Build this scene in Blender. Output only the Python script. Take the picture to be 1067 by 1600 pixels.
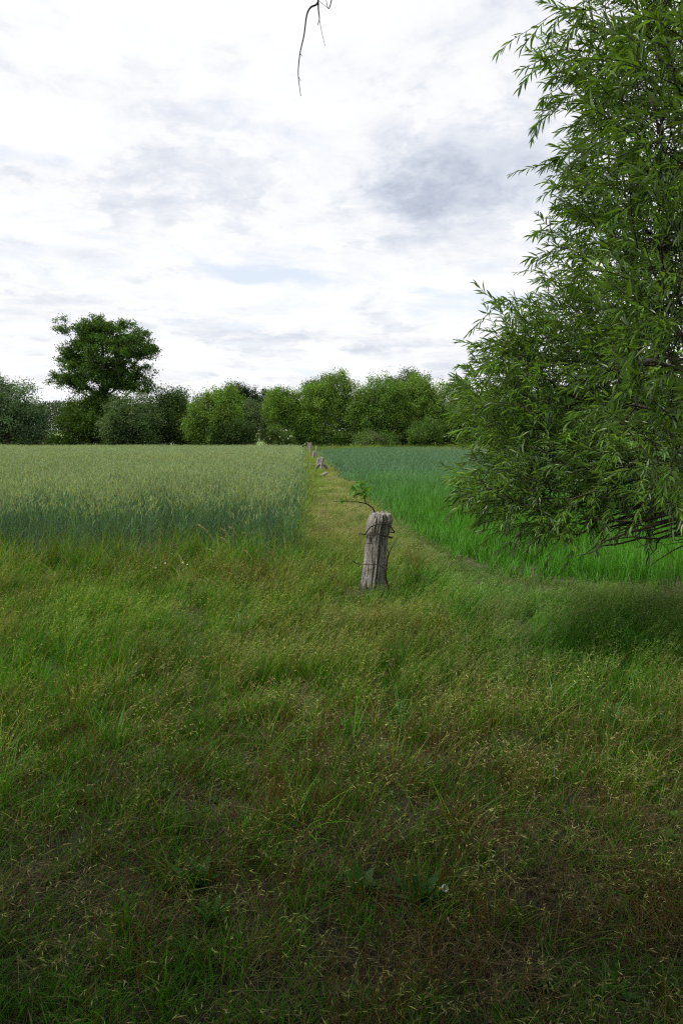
import bpy, math, numpy as np
from mathutils import Vector, Matrix

# ------------------------------------------------------------------ scene, camera, sky, sun
for o in list(bpy.data.objects):
    bpy.data.objects.remove(o)
sc = bpy.context.scene
COL = sc.collection
R = math.radians
EYE, PITCH, F = 1.65, R(6.15), 1066.7

cam_d = bpy.data.cameras.new('camera')
cam = bpy.data.objects.new('camera', cam_d)
COL.objects.link(cam)
cam.location = (0, 0, EYE)
cam.rotation_euler = (math.pi / 2 - PITCH, 0, 0)
cam_d.sensor_fit = 'VERTICAL'
cam_d.sensor_height = 36
cam_d.lens = 24
cam_d.clip_start = 0.05
cam_d.clip_end = 4000
sc.camera = cam
sc.view_settings.view_transform = 'Standard'
sc.view_settings.look = 'None'
sc.view_settings.exposure = 0.3
sc.view_settings.gamma = 1.0
sc.view_settings.use_curve_mapping = False
sc.cycles.max_bounces = 4
sc.cycles.diffuse_bounces = 3
sc.cycles.transmission_bounces = 3
sc.cycles.glossy_bounces = 1
sc.cycles.use_adaptive_sampling = True
sc.cycles.adaptive_threshold = 0.015
sc.cycles.use_denoising = False
sc.cycles.filter_width = 1.25
sc.cycles.sample_clamp_indirect = 4.0
sc.cycles.caustics_reflective = False
sc.cycles.caustics_refractive = False
sc.render.resolution_x, sc.render.resolution_y = 682, 1024

SUN_EL, SUN_AZ = R(55), R(-102)          # azimuth from +Y (view direction), negative = left
sun_d = bpy.data.lights.new('sun', 'SUN')
sun = bpy.data.objects.new('sun', sun_d)
COL.objects.link(sun)
sun_d.energy = 3.4
sun_d.angle = R(14)
sun_d.color = (1.0, 0.95, 0.87)
sdir = Vector((math.sin(SUN_AZ) * math.cos(SUN_EL), math.cos(SUN_AZ) * math.cos(SUN_EL), math.sin(SUN_EL)))
sun.rotation_euler = sdir.to_track_quat('Z', 'Y').to_euler()


def pix_dir(px, py):
    a = (px - 533.5) / F
    b = (800 - py) / F
    return np.array([a, math.cos(PITCH) + b * math.sin(PITCH), -math.sin(PITCH) + b * math.cos(PITCH)])


def at(px, py, Y):
    d = pix_dir(px, py)
    return np.array([0, 0, EYE]) + d * (Y / d[1])


def project(P):
    P = np.atleast_2d(P)
    dy, dz = P[:, 1], P[:, 2] - EYE
    f = dy * math.cos(PITCH) - dz * math.sin(PITCH)
    u = dy * math.sin(PITCH) + dz * math.cos(PITCH)
    f = np.where(f < 1e-3, 1e-3, f)
    return 533.5 + F * P[:, 0] / f, 800 - F * u / f, f


# ---- sky: physical sky with a broken layer of cloud over it
world = bpy.data.worlds.new('World')
sc.world = world
world.use_nodes = True
nt = world.node_tree
nt.nodes.clear()


class G:
    """small helper for node trees"""
    def __init__(s, tree): s.t = tree

    def n(s, kind, **kw):
        nd = s.t.nodes.new(kind)
        for k, v in kw.items():
            if k == 'inp':
                for i, x in v.items():
                    if hasattr(x, 'is_output'):
                        s.t.links.new(x, nd.inputs[i])
                    else:
                        nd.inputs[i].default_value = x
            else:
                setattr(nd, k, v)
        return nd

    def math(s, op, a, b=0.0, c=0.0, clamp=False):
        return s.n('ShaderNodeMath', operation=op, use_clamp=clamp, inp={0: a, 1: b, 2: c}).outputs[0]

    def vmath(s, op, a, b=(0, 0, 0)):
        return s.n('ShaderNodeVectorMath', operation=op, inp={0: a, 1: b})

    def noise(s, vec, scale, detail=4, rough=0.5, dist=0.0):
        return s.n('ShaderNodeTexNoise', inp={'Vector': vec, 'Scale': scale, 'Detail': detail, 'Roughness': rough, 'Distortion': dist}).outputs['Fac']

    def ramp(s, fac, stops):
        r = s.n('ShaderNodeValToRGB', inp={0: fac})
        e = r.color_ramp.elements
        while len(e) < len(stops):
            e.new(0.5)
        for el, (p, c) in zip(e, stops):
            el.position = p
            el.color = (*c, 1) if len(c) == 3 else c
        return r.outputs[0]

    def mix(s, fac, a, b, mode='MIX'):
        m = s.n('ShaderNodeMix', data_type='RGBA', blend_type=mode)
        for i, x in ((0, fac), (6, a), (7, b)):
            if hasattr(x, 'is_output'):
                s.t.links.new(x, m.inputs[i])
            else:
                m.inputs[i].default_value = x if i == 0 else ((*x, 1) if len(x) == 3 else x)
        return m.outputs[2]


g = G(nt)
skyt = g.n('ShaderNodeTexSky', sky_type='NISHITA', sun_disc=False, sun_elevation=SUN_EL, sun_rotation=SUN_AZ)
skyt.air_density = 1.0
skyt.dust_density = 1.5
tc = g.n('ShaderNodeTexCoord').outputs['Generated']
sep = g.n('ShaderNodeSeparateXYZ', inp={0: tc})
vz = g.math('MAXIMUM', sep.outputs[2], 0.0)
den = g.math('ADD', vz, 0.13)
cu = g.math('DIVIDE', sep.outputs[0], den)
cv = g.math('DIVIDE', sep.outputs[1], den)
cp = g.n('ShaderNodeCombineXYZ', inp={0: cu, 1: cv, 2: 0.0}).outputs[0]
n_big = g.noise(cp, 0.62, 3, 0.5)
n_mid = g.noise(g.vmath('ADD', cp, (7.3, 2.1, 4.0)).outputs[0], 2.1, 10, 0.62, 0.5)
n_fine = g.noise(g.vmath('ADD', cp, (1.3, 8.1, 9.0)).outputs[0], 5.5, 9, 0.66, 0.4)


def cloud_uv(px, py):
    d = pix_dir(px, py)
    d = d / np.linalg.norm(d)
    return np.array([d[0] / (d[2] + 0.13), d[1] / (d[2] + 0.13)])


warp = g.n('ShaderNodeTexNoise', inp={'Vector': cp, 'Scale': 1.6, 'Detail': 5.0, 'Roughness': 0.6}).outputs['Color']
warpv = g.vmath('SUBTRACT', warp, (0.5, 0.5, 0.5)).outputs[0]
wp = g.vmath('ADD', cp, g.n('ShaderNodeVectorMath', operation='SCALE', inp={0: warpv, 3: 0.75}).outputs[0]).outputs[0]


def cloud_bank(px, py, rx, ry):
    """a bank of thicker cloud hanging in one part of the layer"""
    c = cloud_uv(px, py)
    a = abs(cloud_uv(px + rx, py)[0] - cloud_uv(px - rx, py)[0]) / 2
    b = abs(cloud_uv(px, py + ry)[1] - cloud_uv(px, py - ry)[1]) / 2
    d = g.vmath('SUBTRACT', wp, (c[0], c[1], 0)).outputs[0]
    d = g.vmath('DIVIDE', d, (a, b, 1)).outputs[0]
    l2 = g.vmath('DOT_PRODUCT', d, d).outputs['Value']
    return g.math('EXPONENT', g.math('MULTIPLY', l2, -0.9))


banks = g.math('MULTIPLY', cloud_bank(730, 290, 250, 66), 0.95)
banks = g.math('ADD', banks, g.math('MULTIPLY', cloud_bank(760, 60, 260, 120), 0.5))
banks = g.math('ADD', banks, g.math('MULTIPLY', cloud_bank(560, 528, 200, 14), 0.6))
banks = g.math('ADD', banks, g.math('MULTIPLY', cloud_bank(40, 482, 120, 20), 0.55))
gapb = g.math('ADD', cloud_bank(370, 428, 90, 16), g.math('MULTIPLY', cloud_bank(50, 262, 110, 26), 0.8))

cover = g.math('ADD', g.math('MULTIPLY', n_mid, 0.7), g.math('MULTIPLY', n_big, 0.5))
cover = g.math('SUBTRACT', cover, g.math('MULTIPLY', gapb, 0.22))
cover = g.math('ADD', cover, g.math('MULTIPLY', banks, 0.12))
mask = g.n('ShaderNodeMapRange', interpolation_type='SMOOTHSTEP', inp={0: cover, 1: 0.40, 2: 0.60, 3: 0.55, 4: 1.0}).outputs[0]
thick = g.math('ADD', g.math('MULTIPLY', banks, 0.62),
               g.math('ADD', g.math('MULTIPLY', g.math('SUBTRACT', n_fine, 0.5), 0.75),
                      g.math('MULTIPLY', g.math('SUBTRACT', n_mid, 0.5), 0.95)))
n_puff = g.noise(g.vmath('ADD', wp, (3.3, 5.7, 1.0)).outputs[0], 1.9, 9, 0.58, 0.1)
puff = g.n('ShaderNodeMapRange', interpolation_type='SMOOTHSTEP', inp={0: n_puff, 1: 0.45, 2: 0.58, 3: -0.13, 4: 0.13}).outputs[0]
thick = g.math('ADD', thick, puff)
ccol = g.ramp(g.math('ADD', thick, 0.205),
              [(0.0, (0.86, 0.86, 0.87)), (0.30, (0.78, 0.79, 0.81)), (0.55, (0.61, 0.645, 0.71)), (1.0, (0.36, 0.405, 0.51))])
bg_sky = g.n('ShaderNodeBackground', inp={0: skyt.outputs[0], 1: 0.15})
bg_cl = g.n('ShaderNodeBackground', inp={0: ccol, 1: 1.0})
mixs = g.n('ShaderNodeMixShader', inp={0: mask, 1: bg_sky.outputs[0], 2: bg_cl.outputs[0]})
wout = g.n('ShaderNodeOutputWorld', inp={0: mixs.outputs[0]})

# ------------------------------------------------------------------ helpers
rng = np.random.default_rng(11)


def tag(o, label=None, cat=None, group=None, kind=None):
    if label: o['label'] = label
    if cat: o['category'] = cat
    if group: o['group'] = group
    if kind: o['kind'] = kind
    return o


def empty(name, loc):
    o = bpy.data.objects.new(name, None)
    COL.objects.link(o)
    o.location = tuple(float(x) for x in loc)
    o.empty_display_size = 0.2
    return o


def new_mat(name):
    m = bpy.data.materials.new(name)
    m.use_nodes = True
    m.node_tree.nodes.clear()
    return m, G(m.node_tree)


def leaf_material(name, inst=False, trans=0.35, gloss=0.05, rough=0.4, under=None):
    m, k = new_mat(name)
    col = k.n('ShaderNodeAttribute', attribute_type='GEOMETRY', attribute_name='col').outputs['Color']
    if inst:
        tint = k.n('ShaderNodeAttribute', attribute_type='INSTANCER', attribute_name='tint').outputs['Color']
        col = k.mix(1.0, col, tint, 'MULTIPLY')
    top = col
    if under is not None:
        bf = k.n('ShaderNodeNewGeometry').outputs['Backfacing']
        top = k.mix(bf, col, k.mix(0.75, col, under))
    d = k.n('ShaderNodeBsdfDiffuse', inp={0: top})
    warm = k.mix(1.0, col, (1.25, 1.15, 0.5), 'MULTIPLY')
    t = k.n('ShaderNodeBsdfTranslucent', inp={0: warm})
    a = k.n('ShaderNodeMixShader', inp={0: trans, 1: d.outputs[0], 2: t.outputs[0]})
    gl = k.n('ShaderNodeBsdfGlossy', inp={'Roughness': rough, 'Color': (0.9, 0.95, 1.0, 1)})
    b = k.n('ShaderNodeMixShader', inp={0: gloss, 1: a.outputs[0], 2: gl.outputs[0]})
    k.n('ShaderNodeOutputMaterial', inp={0: b.outputs[0]})
    return m


MAT_GRASS = leaf_material('grass_blades', inst=True, trans=0.36, gloss=0.014, rough=0.5)
MAT_LEAF = leaf_material('tree_leaves', trans=0.36, gloss=0.012, rough=0.5)
MAT_WILLOW = leaf_material('willow_leaves', trans=0.38, gloss=0.045, rough=0.45, under=(0.22, 0.29, 0.18))
MAT_PLANT = leaf_material('weed_leaves', trans=0.34, gloss=0.014, rough=0.5)


def bark_material(name, c0, c1, scale=14, stretch=0.15):
    m, k = new_mat(name)
    co = k.n('ShaderNodeTexCoord').outputs['Object']
    v = k.vmath('MULTIPLY', co, (1, 1, stretch)).outputs[0]
    n = k.noise(v, scale, 6, 0.65, 0.3)
    c = k.ramp(n, [(0.3, c0), (0.7, c1)])
    bump = k.n('ShaderNodeBump', inp={'Height': n, 'Strength': 0.6, 'Distance': 0.02})
    p = k.n('ShaderNodeBsdfPrincipled', inp={'Base Color': c, 'Roughness': 0.9, 'Normal': bump.outputs[0]})
    k.n('ShaderNodeOutputMaterial', inp={0: p.outputs[0]})
    return m


MAT_BARK = bark_material('dark_bark', (0.035, 0.028, 0.02), (0.11, 0.09, 0.065))
MAT_TWIG = bark_material('twig_bark', (0.022, 0.017, 0.011), (0.058, 0.045, 0.029), 40)
MAT_PINEBARK = bark_material('pine_bark', (0.06, 0.035, 0.025), (0.16, 0.09, 0.06))


def build_mesh(name, verts, quads=None, tris=None, cols=None, mat=None, smooth=False):
    me = bpy.data.meshes.new(name)
    verts = np.asarray(verts, np.float32).reshape(-1, 3)
    nq = 0 if quads is None else len(quads)
    ntr = 0 if tris is None else len(tris)
    loops = []
    if nq: loops.append(np.asarray(quads, np.int32).ravel())
    if ntr: loops.append(np.asarray(tris, np.int32).ravel())
    loops = np.concatenate(loops)
    me.vertices.add(len(verts))
    me.vertices.foreach_set('co', verts.ravel())
    me.loops.add(len(loops))
    me.loops.foreach_set('vertex_index', loops)
    me.polygons.add(nq + ntr)
    starts = np.concatenate([np.arange(nq) * 4, nq * 4 + np.arange(ntr) * 3]).astype(np.int32)
    me.polygons.foreach_set('loop_start', starts)
    if cols is not None:
        a = me.attributes.new('col', 'FLOAT_COLOR', 'POINT')
        c = np.ones((len(verts), 4), np.float32)
        c[:, :3] = np.clip(cols, 0.002, 1)
        a.data.foreach_set('color', c.ravel())
    me.update(calc_edges=True)
    me.polygons.foreach_set('use_smooth', np.full(nq + ntr, smooth))
    if mat: me.materials.append(mat)
    return me


def obj(name, me, parent=None, loc=None):
    o = bpy.data.objects.new(name, me)
    COL.objects.link(o)
    if loc is not None: o.location = tuple(float(x) for x in loc)
    if parent is not None: o.parent = parent
    return o


class Acc:
    """collects quads with a colour for each vertex"""
    def __init__(s): s.v, s.q, s.c, s.n = [], [], [], 0

    def add(s, v, q, c):
        v = np.asarray(v, float).reshape(-1, 3)
        s.v.append(v); s.q.append(np.asarray(q) + s.n); s.c.append(np.broadcast_to(np.asarray(c, float), (len(v), 3))); s.n += len(v)

    def mesh(s, name, mat, smooth=False):
        return build_mesh(name, np.concatenate(s.v), np.concatenate(s.q), None, np.concatenate(s.c), mat, smooth)


def unit(a):
    return a / np.maximum(np.linalg.norm(a, axis=-1, keepdims=True), 1e-9)


def ribbons(acc, base, az, L, W, lean, curve, col, nseg=3, prof='blade', twist=None):
    """N curved ribbons; returns tips and tip directions"""
    base = np.asarray(base, float); N = len(base)
    az, L, W, lean, curve = [np.broadcast_to(np.asarray(x, float), (N,)) for x in (az, L, W, lean, curve)]
    col = np.broadcast_to(np.asarray(col, float), (N, 3))
    s = np.linspace(0, 1, nseg + 1)
    th = lean[:, None] + curve[:, None] * s[None, :] ** 1.3
    dx = np.sin(th); dz = np.cos(th)
    st = L[:, None] / nseg
    mx = np.concatenate([np.zeros((N, 1)), np.cumsum((dx[:, 1:] + dx[:, :-1]) / 2 * st, 1)], 1)
    mz = np.concatenate([np.zeros((N, 1)), np.cumsum((dz[:, 1:] + dz[:, :-1]) / 2 * st, 1)], 1)
    ca, sa = np.cos(az)[:, None], np.sin(az)[:, None]
    P = np.stack([base[:, :1] + mx * ca, base[:, 1:2] + mx * sa, base[:, 2:3] + mz], -1)
    tw = rng.uniform(-0.9, 0.9, N) if twist is None else np.broadcast_to(twist, (N,))
    sd = np.stack([-np.sin(az + tw), np.cos(az + tw), np.zeros(N)], -1)
    if prof == 'blade': w = np.minimum(1, 0.55 + s * 1.6) * (1 - s ** 2.2) + 0.04
    elif prof == 'lens': w = np.sin(np.pi * np.clip(s, 0.04, 0.97)) ** 0.7
    else: w = 1 - 0.5 * s
    off = (W[:, None] * w[None, :] / 2)[..., None] * sd[:, None, :]
    V = np.stack([P - off, P + off], 2).reshape(-1, 3)
    k = np.arange(nseg)
    b = (np.arange(N) * (nseg + 1) * 2)[:, None] + k[None, :] * 2
    q = np.stack([b, b + 1, b + 3, b + 2], -1).reshape(-1, 4)
    acc.add(V, q, np.repeat(col, (nseg + 1) * 2, 0))
    tipdir = np.stack([dx[:, -1] * ca[:, 0], dx[:, -1] * sa[:, 0], dz[:, -1]], -1)
    return P, tipdir


def diamonds(acc, base, d, L, W, col, cross=False, wide=0.45, nrm=None):
    """N flat pointed scales from base along d"""
    base = np.asarray(base, float); N = len(base)
    d = unit(np.asarray(d, float))
    L = np.broadcast_to(np.asarray(L, float), (N,)); W = np.broadcast_to(np.asarray(W, float), (N,))
    col = np.broadcast_to(np.asarray(col, float), (N, 3))
    r = unit(rng.normal(size=(N, 3))) if nrm is None else nrm
    sd = unit(np.cross(d, r))
    for rep in range(2 if cross else 1):
        if rep: sd = unit(np.cross(d, sd))
        m = base + d * (L * wide)[:, None]
        V = np.stack([base, m + sd * (W / 2)[:, None], base + d * L[:, None], m - sd * (W / 2)[:, None]], 1).reshape(-1, 3)
        q = np.arange(N * 4).reshape(-1, 4)
        acc.add(V, q, np.repeat(col, 4, 0))


def tubes(p0, p1, r0, r1, sides=5):
    p0, p1 = np.asarray(p0, float), np.asarray(p1, float); N = len(p0)
    d = unit(p1 - p0)
    ref = np.where(np.abs(d[:, 2:3]) > 0.9, [[1.0, 0, 0]], [[0, 0, 1.0]])
    a = unit(np.cross(d, ref)); b = np.cross(d, a)
    t = np.arange(sides) / sides * 2 * np.pi
    ring = np.cos(t)[None, :, None] * a[:, None, :] + np.sin(t)[None, :, None] * b[:, None, :]
    r0 = np.broadcast_to(r0, (N,)); r1 = np.broadcast_to(r1, (N,))
    V = np.concatenate([p0[:, None] + ring * r0[:, None, None], p1[:, None] + ring * r1[:, None, None]], 1).reshape(-1, 3)
    k = np.arange(sides); k2 = (k + 1) % sides
    q = np.stack([k, k2, k2 + sides, k + sides], -1)[None] + (np.arange(N) * 2 * sides)[:, None, None]
    return V, q.reshape(-1, 4)


def path_tube(pts, radii, sides=7):
    """one smooth tube along a polyline, closed at both ends"""
    pts = np.asarray(pts, float); n = len(pts)
    radii = np.broadcast_to(np.asarray(radii, float), (n,))
    tg = unit(np.gradient(pts, axis=0))
    a = np.cross(tg[0], [0.31, 0.2, 0.93]); a /= np.linalg.norm(a)
    V = []
    t = np.arange(sides) / sides * 2 * np.pi
    for i in range(n):
        a = a - tg[i] * np.dot(a, tg[i]); a /= np.linalg.norm(a)
        b = np.cross(tg[i], a)
        V.append(pts[i] + radii[i] * (np.cos(t)[:, None] * a + np.sin(t)[:, None] * b))
    V = np.concatenate(V + [pts[:1], pts[-1:]])
    q = []
    for i in range(n - 1):
        for k in range(sides):
            q.append((i * sides + k, i * sides + (k + 1) % sides, (i + 1) * sides + (k + 1) % sides, (i + 1) * sides + k))
    tr = [(n * sides, (k + 1) % sides, k) for k in range(sides)] + \
         [(n * sides + 1, (n - 1) * sides + k, (n - 1) * sides + (k + 1) % sides) for k in range(sides)]
    return V, q, tr


def spline(pts, n):
    """smooth curve through points"""
    pts = np.asarray(pts, float)
    P = np.concatenate([[2 * pts[0] - pts[1]], pts, [2 * pts[-1] - pts[-2]]])
    out = []
    for u in np.linspace(0, len(pts) - 1 - 1e-6, n):
        i = int(u); t = u - i
        a, b, c, d = P[i:i + 4]
        out.append(0.5 * (2 * b + (c - a) * t + (2 * a - 5 * b + 4 * c - d) * t * t + (3 * b - a - 3 * c + d) * t ** 3))
    return np.array(out)


def vnoise(x, y, scale, seed=0, oct=3):
    """smooth value noise, 0..1"""
    x = np.asarray(x, float) / scale; y = np.asarray(y, float) / scale
    tot = 0; amp = 1; den_ = 0
    for o in range(oct):
        xi = np.floor(x).astype(np.int64); yi = np.floor(y).astype(np.int64)
        fx = x - xi; fy = y - yi
        fx = fx * fx * (3 - 2 * fx); fy = fy * fy * (3 - 2 * fy)

        def h(i, j):
            n = (i * 374761393 + j * 668265263 + (seed + o * 17) * 982451653) & 0x7fffffff
            n = ((n ^ (n >> 13)) * 1274126177) & 0x7fffffff
            return ((n ^ (n >> 16)) & 0xffff) / 65535.0
        v = (h(xi, yi) * (1 - fx) + h(xi + 1, yi) * fx) * (1 - fy) + (h(xi, yi + 1) * (1 - fx) + h(xi + 1, yi + 1) * fx) * fy
        tot = tot + v * amp; den_ += amp; amp *= 0.5; x = x * 2.03 + 5.1; y = y * 2.03 + 9.7
    return tot / den_


# ------------------------------------------------------------------ the land
def ground_z(x, y):
    y = np.asarray(y, float)
    r = np.clip((y - 112) / 120, 0, 1)
    return 4.2 * r * r * (3 - 2 * r)


def x_left(y):                                       # edge of the rye beside the path
    y = np.asarray(y, float)
    return -0.80 - 0.0565 * (y - 10.6) + 0.22 * (vnoise(y, y * 0 + 1, 1.6, 51) - 0.5) + 0.5 * (vnoise(y, y * 0 + 7, 9.0, 52) - 0.5) * np.clip(y / 30, 0, 1)


def x_right(y):                                      # edge of the young crop beside the path
    return np.interp(y, [7.0, 7.5, 8.5, 12, 27, 60, 82, 120], [4.6, 2.45, 1.75, 1.15, 0.25, -1.6, -2.7, -1])


def y_front_left(x):
    return 8.75 + 0.5 * (vnoise(x, np.asarray(x) * 0 + 3, 1.7, 5) - 0.5)


RYE_FAR = 70.0


def y_far_right(x):
    return np.clip(84 + (np.asarray(x, float) + 2.7) * 2.4, 84, 106)


def in_rye(x, y):
    return (x < x_left(y)) & (y > y_front_left(x)) & (y < RYE_FAR)


def in_young(x, y):
    return (x > x_right(y)) & (y < y_far_right(x)) & (y > 7.0)


def soil_material(name, stops, scale=6.0, bump=0.5):
    m, k = new_mat(name)
    co = k.n('ShaderNodeTexCoord').outputs['Object']
    a = k.noise(co, scale, 8, 0.7, 0.2)
    b = k.noise(co, scale * 0.13, 4, 0.6)
    f = k.math('ADD', k.math('MULTIPLY', a, 0.65), k.math('MULTIPLY', b, 0.35))
    c = k.ramp(f, stops)
    bp = k.n('ShaderNodeBump', inp={'Height': a, 'Strength': bump, 'Distance': 0.05})
    p = k.n('ShaderNodeBsdfPrincipled', inp={'Base Color': c, 'Roughness': 0.95, 'Normal': bp.outputs[0]})
    k.n('ShaderNodeOutputMaterial', inp={0: p.outputs[0]})
    return m


M_GROUND = soil_material('meadow_ground', [(0.3, (0.020, 0.018, 0.008)), (0.5, (0.038, 0.032, 0.016)), (0.72, (0.075, 0.060, 0.034))], 22)
M_MEADOW = soil_material('far_meadow', [(0.3, (0.10, 0.17, 0.035)), (0.7, (0.17, 0.23, 0.06))], 2.0)
M_SOIL = soil_material('field_soil', [(0.3, (0.05, 0.045, 0.028)), (0.7, (0.10, 0.085, 0.055))], 9)
M_PATH = soil_material('dry_path', [(0.3, (0.10, 0.115, 0.045)), (0.7, (0.17, 0.165, 0.08))], 7)


def grid_mesh(name, xs, ys, zf, mat):
    X, Yg = np.meshgrid(xs, ys)
    V = np.stack([X, Yg, zf(X, Yg)], -1).reshape(-1, 3)
    nx, ny = len(xs), len(ys)
    i = (np.arange(ny - 1)[:, None] * nx + np.arange(nx - 1)[None]).ravel()
    q = np.stack([i, i + 1, i + nx + 1, i + nx], -1)
    return build_mesh(name, V, q, None, None, mat, True)


ys = np.concatenate([np.linspace(-60, 100, 33), np.linspace(105, 240, 55), np.linspace(300, 1500, 10)])
xs = np.concatenate([np.linspace(-1200, -200, 8), np.linspace(-180, 180, 37), np.linspace(200, 1200, 8)])
tag(obj('ground', grid_mesh('ground', xs, ys, lambda X, Y: ground_z(X, Y), M_GROUND)), kind='structure')
tag(obj('meadow', grid_mesh('meadow', np.linspace(-190, 190, 30), np.linspace(107, 239, 60), lambda X, Y: ground_z(X, Y) + 0.03, M_MEADOW)), kind='structure')


def strip_mesh(name, y0, y1, lf, rf, z, mat, n=60):
    yy = np.linspace(y0, y1, n)
    V = np.concatenate([np.stack([lf(yy), yy, yy * 0 + z], -1), np.stack([rf(yy), yy, yy * 0 + z], -1)])
    k = np.arange(n - 1)
    return build_mesh(name, V, np.stack([k, k + n, k + n + 1, k + 1], -1), None, None, mat)


tag(obj('rye_field_soil', strip_mesh('rye_field_soil', 9.3, RYE_FAR + 1, lambda y: y * 0 - 90, lambda y: x_left(y) + 0.05, 0.004, M_SOIL)), kind='structure')
tag(obj('young_field_soil', strip_mesh('young_field_soil', 7.4, 84, lambda y: x_right(y), lambda y: y * 0 + 95, 0.004, M_SOIL)), kind='structure')
tag(obj('young_field_soil', strip_mesh('young_field_soil_far', 84, 106, lambda y: (y - 84) / 2.4 - 2.7, lambda y: y * 0 + 95, 0.004, M_SOIL)), kind='structure')
tag(obj('path', strip_mesh('path', 9.5, 88, lambda y: x_left(y) + 0.35, lambda y: np.minimum(x_right(y) - 0.1, x_left(y) + 3.2), 0.008, M_PATH)), kind='structure')

# ------------------------------------------------------------------ scattered plants (grass, crops)
PROTO = {}


def proto_collection(name, meshes):
    c = bpy.data.collections.new(name)
    for i, m in enumerate(meshes):
        c.objects.link(bpy.data.objects.new('%s_%03d' % (name, i), m))
    return c


def scatter(name, pts, rot, scl, idx, tint, coll, mat):
    n = len(pts)
    me = bpy.data.meshes.new(name)
    me.vertices.add(n)
    me.vertices.foreach_set('co', np.asarray(pts, np.float32).ravel())
    for nm, typ, data, key in (('rot', 'FLOAT_VECTOR', rot, 'vector'), ('scl', 'FLOAT_VECTOR', scl, 'vector'),
                               ('tint', 'FLOAT_VECTOR', tint, 'vector'), ('idx', 'INT', idx, 'value')):
        a = me.attributes.new(nm, typ, 'POINT')
        a.data.foreach_set(key, np.asarray(data, np.int32 if typ == 'INT' else np.float32).ravel())
    o = obj(name, me)
    t = bpy.data.node_groups.new(name + '_scatter', 'GeometryNodeTree')
    t.interface.new_socket('Geometry', in_out='INPUT', socket_type='NodeSocketGeometry')
    t.interface.new_socket('Geometry', in_out='OUTPUT', socket_type='NodeSocketGeometry')
    k = G(t)
    gi = k.n('NodeGroupInput'); go = k.n('NodeGroupOutput')
    ci = k.n('GeometryNodeCollectionInfo', transform_space='ORIGINAL')
    ci.inputs['Collection'].default_value = coll
    ci.inputs['Separate Children'].default_value = True
    ci.inputs['Reset Children'].default_value = True

    def attr(nm, typ):
        return [s for s in k.n('GeometryNodeInputNamedAttribute', data_type=typ, inp={0: nm}).outputs if s.enabled][0]
    ip = k.n('GeometryNodeInstanceOnPoints')
    ip.inputs['Pick Instance'].default_value = True
    L = t.links.new
    L(gi.outputs[0], ip.inputs['Points'])
    L(ci.outputs[0], ip.inputs['Instance'])
    L(attr('idx', 'INT'), ip.inputs['Instance Index'])
    L(attr('rot', 'FLOAT_VECTOR'), ip.inputs['Rotation'])
    L(attr('scl', 'FLOAT_VECTOR'), ip.inputs['Scale'])
    L(ip.outputs[0], go.inputs[0])
    md = o.modifiers.new('scatter', 'NODES')
    md.node_group = t
    return o


def vary(c, n, v=0.18, hue=0.06):
    c = np.asarray(c, float)
    b = rng.normal(1, v, (n, 1)).clip(0.45, 1.7)
    return np.clip(c * b * rng.normal(1, hue, (n, 3)), 0.003, 0.9)


def disc(n, r):
    a = rng.uniform(0, 2 * np.pi, n); q = r * np.sqrt(rng.uniform(0, 1, n))
    return np.stack([q * np.cos(a), q * np.sin(a), np.zeros(n)], -1)


GREEN, LUSH, OLIVE = (0.062, 0.178, 0.004), (0.062, 0.200, 0.006), (0.150, 0.205, 0.020)
STRAW, RED, PALE, BLUEG = (0.24, 0.21, 0.085), (0.110, 0.068, 0.014), (0.36, 0.34, 0.20), (0.065, 0.170, 0.035)
HEADC = (0.24, 0.26, 0.085)


def p_green():                                       # short tuft of fresh blades
    a = Acc(); n = 38
    ribbons(a, disc(n, 0.08), rng.uniform(0, 6.28, n), rng.uniform(0.08, 0.24, n), rng.uniform(0.002, 0.0042, n),
            rng.uniform(0.02, 0.4, n), rng.uniform(0.1, 1.3, n), vary(GREEN, n, 0.25), 4)
    n = 5
    ribbons(a, disc(n, 0.07), rng.uniform(0, 6.28, n), rng.uniform(0.08, 0.2, n), 0.003, rng.uniform(0.1, 0.8, n), 0.6, vary(STRAW, n), 3)
    return a.mesh('green_tuft', MAT_GRASS)


def p_spike(red=0.3, h=(0.2, 0.36), nst=11):         # stems with hanging pale spikelets
    a = Acc(); n = nst
    cols = np.where(rng.uniform(size=(n, 1)) < red, vary(RED, n), vary(OLIVE, n))
    az = rng.normal(0.3, 1.2, n)
    P, td = ribbons(a, disc(n, 0.09), az, rng.uniform(*h, n), 0.0024, rng.uniform(0.0, 0.25, n), rng.uniform(0.2, 1.2, n), cols, 6, 'stem')
    for j in range(n):
        m = rng.integers(2, 5)
        s = rng.uniform(0.72, 1.0, m); s[0] = 1.0
        i = np.minimum((s * 6).astype(int), 5); f = s * 6 - i
        b = P[j, i] * (1 - f)[:, None] + P[j, i + 1] * f[:, None]
        d = td[j] * 0.8 + np.stack([rng.normal(0.2, .5, m), rng.normal(0, .5, m), rng.normal(-0.25, .35, m)], -1)
        diamonds(a, b, d, rng.uniform(0.018, 0.032, m), rng.uniform(0.0028, 0.0045, m), vary((0.34, 0.34, 0.14), m, 0.4), True)
    n = 9
    ribbons(a, disc(n, 0.08), rng.uniform(0, 6.28, n), rng.uniform(0.08, 0.18, n), 0.003, rng.uniform(0.05, 0.5, n), rng.uniform(0.2, 1, n), vary(GREEN, n), 3)
    return a.mesh('spikelet_grass', MAT_GRASS)


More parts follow.
